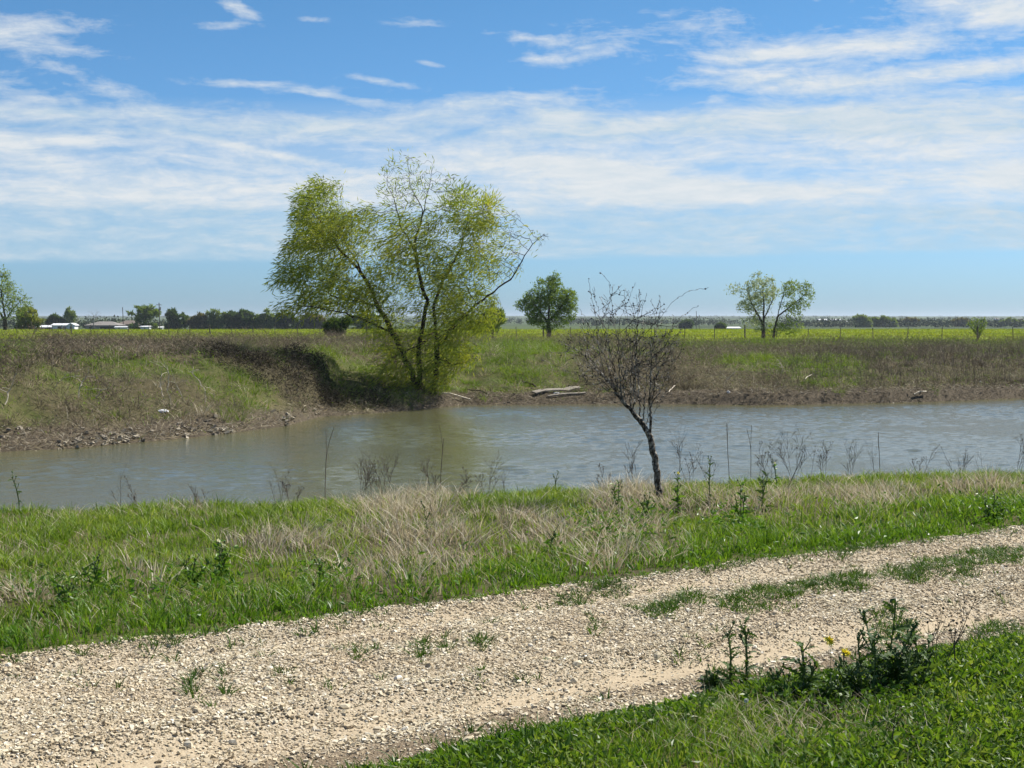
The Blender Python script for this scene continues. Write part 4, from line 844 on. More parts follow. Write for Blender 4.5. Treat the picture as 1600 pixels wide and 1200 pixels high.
def far_trees():
    rg = np.random.default_rng(24)
    tree('field_tree', 'big spreading light green tree with open branches behind the farmyard fence', -70, 50, 420, 520, 230, 'treemid', rg, stems=[[(8, 518), (8, 495), (4, 470), (0, 445)], [(8, 500), (25, 478), (40, 462)], [(8, 498), (-20, 470), (-40, 455)]],
         lobes=[(0, 455, 26, 30, 1), (25, 475, 22, 22, .8), (-30, 470, 34, 32, .8), (10, 490, 22, 12, .4)], natt=900, leafn=5, leafL=.42, r0=.32, bark='bark')
    tree('yellow_bush', 'bright yellow green bushy tree right of the big spreading tree', 24, 62, 477, 516, 260, 'treeyel', rg, lobes=[(42, 494, 18, 16, 1), (52, 505, 12, 9, .6)], natt=260, leafn=8, leafL=.42, r0=.12, bare=.15)
    spec = [('dark_tree', 'dark low tree crowns behind the white shed roof', 70, 102, 491, 514, 'treedark', None), ('slim_tree', 'slim light green tree rising right of the dark crowns behind the shed', 100, 117, 480, 512, 'treemid', None),
            ('oak_tree', 'broad dark oak between the two utility poles', 200, 248, 475, 516, 'treeg', [(218, 488, 20, 11, 1), (238, 490, 14, 11, .8), (222, 503, 12, 7, .4)]), ('oak_tree', 'dense dark green tree right of the taller utility pole', 256, 296, 483, 515, 'treedark', [(268, 492, 12, 9, 1), (282, 499, 14, 10, 1)]),
            ('scrub_tree', 'low brownish scrub tree between two dark green trees', 296, 325, 490, 515, 'treeolive', None), ('round_tree', 'mid green rounded tree left of the dark twin crowned tree', 324, 352, 484, 515, 'treemid', None),
            ('oak_tree', 'dark twin crowned tree in the middle of the far row', 350, 394, 484, 515, 'treedark', [(362, 498, 13, 12, 1), (380, 497, 14, 13, 1)]), ('scrub_tree', 'dull green scrub tree beside the dark twin crowned tree', 390, 412, 492, 515, 'treeg', None),
            ('round_tree', 'light green tree left of the willow drooping branch tips', 405, 428, 482, 515, 'treemid', None), ('round_tree', 'dark tree seen just under the willow branch tips', 428, 470, 488, 515, 'treedark', None),
            ('scrub_tree', 'grey green scrub seen through the left willow crown', 468, 510, 490, 515, 'treeolive', None), ('round_tree', 'green tree seen through the middle of the willow crown', 545, 590, 486, 515, 'treeg', None)]
    for nm, lab, a, b, t0, t1, lf, lb in spec:
        tree(nm, lab, a, b, t0, t1, 480 if a < 120 else 430, lf, rg, lobes=lb, natt=170, leafn=9, leafL=.75, r0=.22, bare=.22, group='trees of the far farmyard row')
    tree('bare_tree', 'leafless rounded grey tree behind the grey roofed house', 133, 160, 481, 512, 440, 'treeg', rg, lobes=[(147, 492, 13, 10, 1)], natt=330, leafn=0, r0=.2, bark='bark_grey', group='trees of the far farmyard row')
    spec = [('hedge_tree', 'dark green tree clump left of the low white barn roof', 1062, 1082, 501, 513, 620, 'treedark'), ('hedge_tree', 'small round dark bush right beside the low white barn', 1121, 1131, 507, 514, 500, 'treedark'),
            ('hedge_tree', 'pale grey green tree right of the long white building', 1335, 1362, 492, 512, 700, 'treemid'), ('hedge_tree', 'wide dull green tree in the far hedge right of the pale grey green one', 1362, 1402, 494, 511, 720, 'treeg'),
            ('hedge_tree', 'small dull tree in the far hedge between the wide tree and the fan shrub', 1404, 1432, 496, 511, 760, 'treeolive'), ('hedge_tree', 'low tree in the far hedge behind the fan shaped shrub', 1490, 1522, 497, 511, 760, 'treeolive'), ('hedge_tree', 'dark low tree in the far hedge at the right end', 1560, 1600, 497, 510, 760, 'treeg')]
    for nm, lab, a, b, t0, t1, d, lf in spec: tree(nm, lab, a, b, t0, t1, d, lf, rg, natt=130, leafn=9, leafL=1.1, r0=.25, bare=.15, group='trees of the far hedge')
    # the woods that close the horizon
    n = 2600; d = 800 * (3800 / 700) ** rg.random(n); x = rg.uniform(-.46, .46, n) * d; k = fbm(x * .004 + 3, d * .002, 91) > .54; d, x = d[k], x[k]
    extra = 300; ex = rg.uniform(150, 330, extra); ed = rg.uniform(690, 900, extra); d = np.concatenate([d, ed]); x = np.concatenate([x, ex * ed / 850])
    lx = rg.uniform(-330, -80, 260); ld = rg.uniform(560, 760, 260); d = np.concatenate([d, ld]); x = np.concatenate([x, lx * ld / 760])
    n = len(d); hh = rg.uniform(1.8, 5.0, n) * (.6 + .9 * fbm(x * .01, d * .004, 92)); m = 40; j = np.repeat(np.arange(n), m); nj = len(j)
    off = norm(rg.normal(size=(nj, 3))) * rg.random((nj, 1)) ** .4 * np.stack([hh[j] * 1.1, hh[j] * .8, hh[j] * .5], 1)
    P = np.stack([x[j], d[j], H(x, d)[j] + hh[j] * .5], 1) + off
    V, F = leaves(P, rg.normal(size=(nj, 3)) + np.array([0, 0, .3]), rg.uniform(.6, 1.5, nj), rg.uniform(.5, 1.0, nj), rg); stuff('far_woods', V, F, M['wood'], 'distant wooded belts along the horizon', 'woods')
far_trees()

# ------------------------------------------------------------------ farm buildings, poles, fence
def gable(t, x0, x1, D, depth, z0, zw, zr, wall, roof, ov=.3, axis='x', hip=0.0):
    b = Bag(); xc, yc = (x0 + x1) / 2, D + depth / 2
    b.add([(x0, D, z0), (x1, D, z0), (x1, D + depth, z0), (x0, D + depth, z0), (x0, D, zw), (x1, D, zw), (x1, D + depth, zw), (x0, D + depth, zw)], [np.array([(0, 1, 5, 4), (1, 2, 6, 5), (2, 3, 7, 6), (3, 0, 4, 7), (4, 5, 6, 7)])])
    if axis == 'y' : b.add([(x0, D, zw), (x1, D, zw), (xc, D, zr - .05), (x0, D + depth, zw), (x1, D + depth, zw), (xc, D + depth, zr - .05)], [np.array([(0, 1, 2), (4, 3, 5)])])
    elif not hip: b.add([(x0, D, zw), (x0, D + depth, zw), (x0, yc, zr - .05), (x1, D, zw), (x1, D + depth, zw), (x1, yc, zr - .05)], [np.array([(1, 0, 2), (3, 4, 5)])])
    b.obj('wall', wall, t)
    X0, X1, Y0, Y1 = x0 - ov, x1 + ov, D - ov, D + depth + ov; e = zw - .06; th = .14; r = Bag()
    if axis == 'x':
        for dz in (0, th): r.add([(X0, Y0, e + dz), (X1, Y0, e + dz), (X1, Y1, e + dz), (X0, Y1, e + dz), (X0 + hip, yc, zr + dz), (X1 - hip, yc, zr + dz)], [np.array([(0, 1, 5, 4), (2, 3, 4, 5)]), np.array([(3, 0, 4), (1, 2, 5)])] if hip else [np.array([(0, 1, 5, 4), (2, 3, 4, 5)])])
        r.add([(X0, Y0, e), (X1, Y0, e), (X1, Y0, e + th), (X0, Y0, e + th)], [np.array([(0, 1, 2, 3)])])
        r.add([(X0, Y1, e), (X1, Y1, e), (X1, Y1, e + th), (X0, Y1, e + th)], [np.array([(1, 0, 3, 2)])])
    else:
        for dz in (0, th): r.add([(X0, Y0, e + dz), (X0, Y1, e + dz), (xc, Y1, zr + dz), (xc, Y0, zr + dz), (X1, Y0, e + dz), (X1, Y1, e + dz)], [np.array([(0, 3, 2, 1), (3, 4, 5, 2)])])
        r.add([(X0, Y0, e), (xc, Y0, zr), (X1, Y0, e), (X0, Y0, e + th), (xc, Y0, zr + th), (X1, Y0, e + th)], [np.array([(0, 1, 4, 3), (1, 2, 5, 4)])])
    r.obj('roof', roof, t)
def panel(name, t, x0, x1, y, z0, z1, mat): V, F = box_vf(((x0 + x1) / 2, y - .04, (z0 + z1) / 2), (x1 - x0, .08, z1 - z0)); return obj(name, V, F, M[mat], t)
def buildings():
    X = lambda px, D: W(px, 500, D)[0]; Z = lambda py, D: W(800, py, D)[2]
    def bld(name, label, a, b, pr, pe, D, depth, wall, roof, axis='x', hip=0., group='buildings of the far farmyard', items=()):
        x0, x1 = X(a, D), X(b, D); zg = float(H((x0 + x1) / 2, D)) - .1
        t = thing(name, label, 'building', ((x0 + x1) / 2, D + depth / 2, zg), group); gable(t, x0, x1, D, depth, zg, Z(pe, D), Z(pr, D), M[wall], M[roof], axis=axis, hip=hip)
        for nm, p0, p1, q0, q1, mat in items: panel(nm, t, X(p0, D), X(p1, D), D, max(zg, Z(q1, D)), Z(q0, D), mat)
        return t
    bld('metal_shed', 'low white roofed lean-to at the left end of the farmyard', 53, 81, 509, 511.5, 452, 6, 'wall_g', 'metal_w', items=[('opening', 56, 78, 512.5, 516, 'dark')])
    bld('metal_barn', 'white metal barn with bright gable and dark open bay', 81, 105, 506, 508.5, 446, 5, 'metal_w', 'metal_w', items=[('opening', 90, 96, 510, 516, 'dark'), ('door', 98, 103, 510, 516, 'wall_g')])
    bld('garden_shed', 'small white gabled shed joined to the right of the metal barn', 105.5, 116, 505.5, 508.5, 445, 4, 'metal_w', 'metal_w', axis='y', items=[('door', 108.5, 113, 510.2, 516, 'wall_g')])
    bld('farm_house', 'low farmhouse with grey hipped roof and shaded porch', 133, 184, 503, 508.6, 448, 9, 'wall_g', 'roof_g', hip=3.2, items=[('porch_opening', 156, 178, 510.2, 516, 'dark'), ('window', 139, 144, 510.5, 513, 'dark')])
    bld('brick_house', 'brown roofed house behind the shorter utility pole', 181, 214, 501.3, 507, 470, 9, 'wall_t', 'roof_b', hip=2.5, items=[('door', 201, 207, 508.5, 516, 'dark'), ('window', 186, 191, 509, 512, 'dark')])
    bld('white_trailer', 'long low white trailer between the two houses', 180, 199, 510.5, 511.5, 440, 2.4, 'metal_w', 'metal_w', items=[('window', 184, 187, 512, 513.2, 'dark')])
    bld('white_cabin', 'small white cabin under the broad dark oak', 219.5, 232.5, 509.7, 511, 425, 3, 'metal_w', 'metal_w', items=[('door', 225, 227, 512, 516, 'wall_g')])
    bld('white_tank_shed', 'tiny white shed at the foot of the taller utility pole', 244, 253, 510.8, 512, 432, 2.5, 'metal_w', 'metal_w', items=[('door', 247.5, 249, 512.5, 516, 'wall_g')])
    bld('white_barn', 'low white roofed barn at the far field edge left of the pale trees', 1136, 1157, 511.3, 513, 500, 8, 'metal_w', 'metal_w', group='far white farm buildings', items=[('opening', 1140, 1144, 513.6, 516, 'dark')])
    bld('long_barn', 'long white barn on the distant slope right of the pale trees', 1281, 1318, 498.6, 500.2, 1500, 20, 'wall_g', 'metal_w', group='far white farm buildings', items=[('opening', 1290, 1300, 501, 503, 'dark')])
    bld('white_annex', 'small white building right of the long distant barn', 1323, 1331, 501.5, 503, 1450, 12, 'metal_w', 'metal_w', group='far white farm buildings')
    bld('far_house', 'tiny pale house on the distant slope behind the dead sapling', 1112, 1118, 502, 503.5, 1400, 9, 'metal_w', 'roof_b', group='far white farm buildings')
    bld('far_house', 'tiny pale house on the horizon right of the fan shrub', 1556, 1561, 497, 498.5, 1900, 9, 'metal_w', 'roof_b', group='far white farm buildings')
    bld('far_house', 'tiny pale house on the horizon at the right end', 1592, 1600, 497.6, 499, 1850, 10, 'metal_w', 'roof_g', group='far white farm buildings')
    # utility poles
    for px, top, D, lab in ((249.5, 473, 400, 'tall dark utility pole with crossarm right of the broad oak'), (193, 480, 455, 'thinner utility pole leaning a little over the brown roofed house')):
        x = X(px, D); zg = float(H(x, D)); zt = Z(top, D); t = thing('utility_pole', lab, 'pole', (x, D, zg), 'utility poles of the farmyard')
        s = Skel(); s.limb([(x, D, zg - .3), (x - (.25 if px < 200 else .12), D, zt)], .8); s.done(.17, .11); obj('pole', *s.mesh(s.r > -1, 8), M['post'], t, smooth=True)
        if px > 200:
            V, F = box_vf((x - .1, D - .2, zt - .55), (2.0, .14, .16), R(65)); obj('crossarm', V, F, M['post'], t)
            s = Skel(); s.limb([(x + .26, D - .2, zt - 2.0), (x + .26, D - .2, zt - 1.1)], .5); s.done(.19, .18); obj('transformer', *s.mesh(s.r > -1, 8), M['wall_g'], t, smooth=True)
    for px, D, top in ((1088, 300, 486), (1092.5, 302, 492)):
        x = X(px, D); zg = float(H(x, D)); s = Skel(); s.limb([(x, D, zg - .2), (x, D, Z(top, D))], .8); s.done(.06, .05)
        tag(obj('field_pole', *s.mesh(s.r > -1, 6), M['post'], smooth=True, base=(x, D, zg)), 'taller thin bare pole in the field right of the dead sapling' if px < 1090 else 'shorter thin bare pole in the field right of the dead sapling', 'pole', 'thin poles in the field')
    # wire fence: every post a part, the strands one part
    A = np.array([W(-160, 520, 182)[0], 182.]); B = np.array([W(1760, 530, 117)[0], 117.]); n = int(np.linalg.norm(B - A) / 2.75); rg = np.random.default_rng(31); tops = []
    t = thing('wire_fence', 'wire fence on thin dark posts between the rough grass and the bright field', 'fence', G(*((A + B) / 2)))
    for k in range(n + 1):
        p = A + (B - A) * k / n; zg = float(H(*p)); tl = rg.normal(0, .04, 2); hgt = rg.uniform(1.0, 1.15); r = .034
        if k % 7 == 3: r = .07; hgt += .1
        s = Skel(); s.limb([(p[0], p[1], zg - .2), (p[0] + tl[0], p[1] + tl[1], zg + hgt)], .5); s.done(r, r * .95); o = obj('post', *s.mesh(s.r > -1, 6), M['post'], t); tops.append((p[0] + tl[0] * .6, p[1] + tl[1] * .6, zg))
    b = Bag()
    for h in (.35, .62, .9):
        s = Skel(); s.limb([np.array(c) + (0, -.03, h) for c in tops], 2.75); s.done(.006, .0055); b.add(*s.mesh(s.r > -1, 4))
    b.obj('wire', M['wire'], t)
buildings()

# ------------------------------------------------------------------ driftwood, litter, dead branches
def small_things():
    rg = np.random.default_rng(41)
    def board(pts, w, th, mat, name, label, cat, group=None):
        b = Bag(); pts = np.array(pts); n = len(pts); V = []
        for i, p in enumerate(pts):
            d = norm(pts[min(i + 1, n - 1)] - pts[max(i - 1, 0)]); sd = norm(np.cross(d, (0, 0, 1))); sd = norm(sd + np.array([0, 0, 1.]) * (.2 if (sd[1] > 0) else -.2)); up = np.cross(sd, d); ww = w * (1 + rg.normal(0, .08)); 
            V += [p - sd * ww / 2 + up * 0, p + sd * ww / 2, p + sd * ww / 2 + up * th, p - sd * ww / 2 + up * th]
        F = [(4 * i + k, 4 * i + (k + 1) % 4, 4 * i + 4 + (k + 1) % 4, 4 * i + 4 + k) for i in range(n - 1) for k in range(4)] + [(3, 2, 1, 0), (4 * n - 4, 4 * n - 3, 4 * n - 2, 4 * n - 1)]
        b.add(V, [np.array(F)]); base = pts[0]
        return tag(b.obj(name, M[mat], base=base), label, cat, group)
    def lie(a, b, n=7, lift=.05, sag=.0):
        A, B = hit(*a), hit(*b); k = np.linspace(0, 1, n)[:, None]; P = A + (B - A) * k; P[:, 2] = np.maximum(H(P[:, 0], P[:, 1]) * .3 + P[:, 2] * .7, H(P[:, 0], P[:, 1])) + lift + rg.normal(0, .008, n); return P
    board(lie((834, 618), (908, 611), lift=.08), .25, .045, 'plank', 'driftwood_plank', 'long flat grey weathered board on the far shore behind the dead sapling', 'plank')
    board(lie((856, 622), (915, 616), lift=.03), .11, .04, 'plank', 'driftwood_beam', 'narrow grey beam lying in front of the weathered board on the far shore', 'plank')
    def log(a, b, r, mat, label, lift=.04, name='driftwood_log'):
        P = lie(a, b, 8, lift + r); P[:, 2] += np.sin(np.linspace(0, 3.1, 8)) * .03; s = Skel(); s.limb(P, .25, jit=.012, rg=rg); s.done(r, r * .6)
        return tag(obj(name, *s.mesh(s.r > -1, 6), M[mat], smooth=True, base=P[0]), label, 'driftwood', 'driftwood on the far shore')
    log((816, 601), (836, 609), .05, 'bark', 'short dark log above the left end of the weathered board', .05)
    log((1428, 625), (1447, 619), .045, 'pale_stick', 'pale stick leaning up from the water edge on the right of the far shore', .06)
    log((1258, 600), (1268, 593), .03, 'pale_stick', 'thin pale stick on the brown bank right of the dead sapling', .12)
    log((1045, 617), (1056, 606), .03, 'pale_stick', 'bleached stick on the far shore beside the dead sapling', .06)
    log((690, 618), (735, 628), .04, 'pale_stick', 'bleached root lying right of the willow foot', .03); log((730, 612), (765, 622), .03, 'bark', 'thin dark root between the willow and the weathered board', .05)
    def litter(px, py, sx, sy, sz, label, nm='plastic_bag'):
        p = hit(px, py); th, ph = np.meshgrid(np.linspace(0, 2 * math.pi, 19)[:-1], np.linspace(0, math.pi, 10)); n = norm(np.stack([np.cos(th) * np.sin(ph), np.sin(th) * np.sin(ph), np.cos(ph)], -1).reshape(-1, 3))
        r = .75 + .5 * fbm(n[:, 0] * 2.3 + 9, n[:, 1] * 2.3 + n[:, 2] * 3, 95); V = n * r[:, None] * np.array([sx, sy, sz]) + p + np.array([0, 0, sz * .5])
        i = np.arange(180).reshape(10, 18); F = np.stack([i[:-1], np.roll(i, -1, 1)[:-1], np.roll(i, -1, 1)[1:], i[1:]], -1).reshape(-1, 4)
        tag(obj(nm, V, [F], M['white'], base=p), label, 'litter', 'white litter on the far shore')
    litter(255, 645, .13, .10, .05, 'crumpled white plastic on the brown slope of the left mound'); litter(870, 617, .11, .08, .06, 'white plastic bag against the edge of the weathered board'); litter(1138, 614, .06, .05, .05, 'small white scrap on the far shore right of the dead sapling')
    litter(1532, 598, .05, .05, .04, 'tiny white scrap under the dark weeds at the right of the far bank')
    # dead pale branches on the mound and bank
    def dead(pts, r, label, twigs=4, nm='dead_branch'):
        g = hit(*pts[0]); P = [g + np.array([(p[0] - pts[0][0]) / FPX * g[1], rg.normal(0, .06), (pts[0][1] - p[1]) / FPX * g[1]]) for p in pts]; s = Skel(); s.limb(P, .09, jit=.012, rg=rg)
        m = len(s.p)
        for k in range(twigs):
            i = rg.integers(m // 3, m); d = norm(np.array([rg.normal(0, 1), rg.normal(0, .5), rg.uniform(.1, 1)])); L = rg.uniform(.15, .45); s.limb([s.p[i], s.p[i] + d * L * .5, s.p[i] + d * L + np.array([0, 0, -.04])], .09, par=int(i), jit=.01, rg=rg)
        r *= .75; s.done(r, r * .4); tag(obj(nm, *s.mesh(s.r > -1, 5), M['pale_stick'], base=g), label, 'branch', 'bleached dead branches on the far bank')
    dead([(125, 622), (126, 600), (133, 592), (140, 585)], .017, 'bleached forked branch standing on the left mound'); dead([(150, 622), (158, 612), (172, 605)], .02, 'low pale branch bent to the right on the left mound', 2)
    dead([(84, 607), (93, 597), (103, 588)], .013, 'short pale branch near the left frame edge of the mound', 3); dead([(112, 593), (117, 585), (122, 578)], .016, 'thin pale twig above the forked branch on the mound', 2)
    dead([(322, 628), (320, 608), (308, 592), (298, 580)], .015, 'bleached branch leaning left at the right side of the mound'); dead([(334, 628), (336, 612)], .013, 'short upright bleached stub at the right side of the mound', 2)
    dead([(268, 632), (262, 612), (264, 585), (258, 562)], .012, 'tall pale stalk in the middle of the mound', 3); dead([(258, 625), (250, 600), (256, 575)], .015, 'slim pale stalk just left of the tall one on the mound', 3); dead([(285, 625), (275, 602), (268, 580)], .015, 'slim pale stalk just right of the tall one on the mound', 3)
    dead([(10, 632), (14, 610), (22, 600)], .018, 'pale stalk at the left frame edge of the mound', 4); dead([(1220, 590), (1222, 575), (1215, 562)], .014, 'bleached upright stalk among green weeds below the leaning tree', 4); dead([(1238, 586), (1241, 574)], .018, 'short bleached stalk right of the upright one below the leaning tree', 2)
    dead([(1130, 600), (1140, 588), (1150, 582)], .016, 'pale bent twig on the brown bank below the pale tree', 3); dead([(905, 590), (925, 575), (950, 570)], .02, 'grey fallen branch on the bank behind the sapling', 4)
small_things()

# ------------------------------------------------------------------ weeds and plants of the near bank and verge
def skel_plant(s, base, d, L, r, rg, lev, step, nb, spread, up=.5, tips=None, jit=.07):
    """a stem with side stems, one level deeper each call"""
    n = max(3, int(L / step)); cur = s.add(base, -1) if not isinstance(base, int) else base; d = norm(np.asarray(d, float)); p = s.p[cur].copy(); ids = []
    for k in range(n):
        d = norm(d + rg.normal(0, jit, 3) + np.array([0, 0, .05])); p = p + d * L / n; cur = s.add(p, cur); ids.append(cur)
    if tips is not None: tips.append(cur)
    if lev > 0:
        for k in range(nb):
            i = ids[int(rg.uniform(up, .97) * (n - 1))]; a = rg.uniform(0, 6.283); dd = norm(d * 1.0 + np.array([math.cos(a), math.sin(a), 0]) * spread)
            skel_plant(s, int(i), dd, L * rg.uniform(.22, .45), r, rg, lev - 1, step, max(2, nb // 2), spread, .4, tips)
def stand(px, py, hpx):
    """foot and height of a plant; one that shows against the water stands on the bank edge"""
    b = hit(px, py)
    if b[1] > ycrest(b[0]) + .35:
        d = 16.0
        for _ in range(12): d = float(ycrest((px - 800) / FPX * d)) + .2
        b = G((px - 800) / FPX * d, d)
    return b, float(W(px, py - hpx, b[1])[2] - b[2])
def dry_weed(px, py, hpx, rg, label, stems=1, nb=6, spread=.8, heads=True, lev=2, r=.0035, group='dry weeds along the near bank', nm='dry_weed', fan=.25, mat='twig', hs=.009, lean=0.):
    b, h = stand(px, py, hpx); s = Skel(); tips = []; root = s.add(b - np.array([0, 0, .03]), -1)
    for k in range(stems):
        a = rg.uniform(0, 6.283); skel_plant(s, root, (math.cos(a) * fan + lean, math.sin(a) * fan, 1), h * (1 if k == 0 else rg.uniform(.55, .95)), r, rg, lev, .05, nb, spread, .45, tips, .02 if nm == 'dead_stalk' else .07)
    s.done(r * (1.3 if stems == 1 else 1.6), r * .45); t = thing(nm, label, 'weed', b, group); b_ = Bag(); b_.add(*s.mesh(s.r > -1, 4))
    if heads and tips: P = s.P[np.array(tips)]; b_.add(*rocks(P, rg.uniform(.6, 1.2, len(P)) * hs, rg, .9))
    b_.obj('stem', M[mat], t)
    return t
def leaf_strip(bag, base, d, L, w, rg, lobes=5, droop=.8, spiky=True):
    """one long leaf with a toothed outline, arching over and folded along its rib"""
    d = np.asarray(d, float); d = d / np.linalg.norm(d); side = np.cross(d, (0, 0, 1)); side = side / max(np.linalg.norm(side), 1e-6); n = lobes * 2 + 1; P = []; p = np.asarray(base, float).copy(); dd = d.copy(); rl = rg.normal(0, .75); side = side * math.cos(rl) + np.cross(d, side) * math.sin(rl); up = np.cross(side, d)
    for k in range(n + 1):
        P.append(p.copy()); dd = dd + np.array([0, 0, -droop / n]) ; dd /= np.linalg.norm(dd); p = p + dd * L / n
    V = []
    for k, p in enumerate(P):
        f = k / n; env = w * (math.sin(math.pi * min(1, .12 + .88 * f)) ** .7 if f < 1 else 0)
        if spiky: env *= (1.25 if k % 2 else .38); fw = dd * L / n * (.7 if k % 2 else 0)
        else: fw = 0
        V += [p - side * env / 2 + up * env * .22 + fw, p, p + side * env / 2 + up * env * .22 + fw]
    F = [(3 * k + j, 3 * k + j + 1, 3 * k + j + 4, 3 * k + j + 3) for k in range(n) for j in (0, 1)]
    bag.add(V, [np.array(F)])
def leafy(px, py, hpx, rg, label, nm='thistle', stems=1, leaf='thistle', Lr=.16, spiky=True, rosette=10, perstem=12, flowers=(), group=None, cat='plant', fan=.2, stemr=.006, buds=True):
    b, h = stand(px, py, hpx); t = thing(nm, label, cat, b, group); lv = Bag(); st = Skel(); root = st.add(b - np.array([0, 0, .02]), -1); tips = []; w = .34 if spiky else .36
    for k in range(rosette):
        a = rg.uniform(0, 6.283); L = Lr * rg.uniform(.8, 1.4); leaf_strip(lv, b + (0, 0, .01), (math.cos(a), math.sin(a), rg.uniform(.5, 1.5)), L, L * w, rg, 5, 1.4, spiky)
    for m in range(stems):
        a = rg.uniform(0, 6.283); d = norm(np.array([math.cos(a) * fan * (m > 0), math.sin(a) * fan * (m > 0), 1.])); H1 = h * (1 if m == 0 else rg.uniform(.6, .95)); n = 9; cur = root; p = b.copy(); ids = []
        for k in range(n): d = norm(d + rg.normal(0, .06, 3)); p = p + d * H1 / n; cur = st.add(p, cur); ids.append(cur)
        tips.append(cur)
        for k in range(perstem):
            f = (k + .5) / perstem; i = ids[min(n - 1, int(f * n))]; a = k * 2.4 + rg.normal(0, .3); L = Lr * (1.0 - .45 * f) * rg.uniform(.6, 1.3)
            leaf_strip(lv, st.p[i] + np.array([0, 0, rg.normal(0, .01)]), (math.cos(a), math.sin(a), rg.uniform(.1, 1.9)), L, L * w, rg, 5, 1.0, spiky)
        for k in range(3 if buds else 0):
            i = ids[rg.integers(n // 2, n)]; a = rg.uniform(0, 6.283); tips.append(st.limb([st.p[i], st.p[i] + np.array([math.cos(a) * .03, math.sin(a) * .03, .05])], .03, par=int(i)))
    st.done(stemr, stemr * .45); obj('stem', *st.mesh(st.r > -1, 5), M['stem'], t); lv.obj('foliage', M[leaf], t)
    for i in (tips if buds else ()): V, F = rocks(st.P[[i]] + (0, 0, .006), rg.uniform(.006, .010, 1), rg, 1.1); obj('flower_bud', V, F, M['stem'], t)
    for k in range(len(flowers)): flower_head(t, st.P[tips[min(k, len(tips) - 1)]] + np.array([rg.normal(0, .02), rg.normal(0, .02), .02]) * (k > 0) + (0, 0, .012), .02, flowers[k], rg)
    return t
def flower_head(parent, c, r, mat, rg, n=14):
    b = Bag(); nv = norm(np.array([.25, -.75, .75]) + rg.normal(0, .25, 3)); e1 = norm(np.cross(nv, (0, 0, 1.))); e2 = np.cross(nv, e1)
    for ring, (rr, z) in enumerate(((1, .25), (.65, .5))):
        a = np.arange(n) * 2 * math.pi / n + ring * .2; D = np.cos(a)[:, None] * e1 + np.sin(a)[:, None] * e2 + nv * z; V, F = leaves(np.repeat([c], n, 0), D, r * rr * rg.uniform(.85, 1.1, n), r * .42, rg); b.add(V, F)
    return b.obj('flower', M[mat], parent)
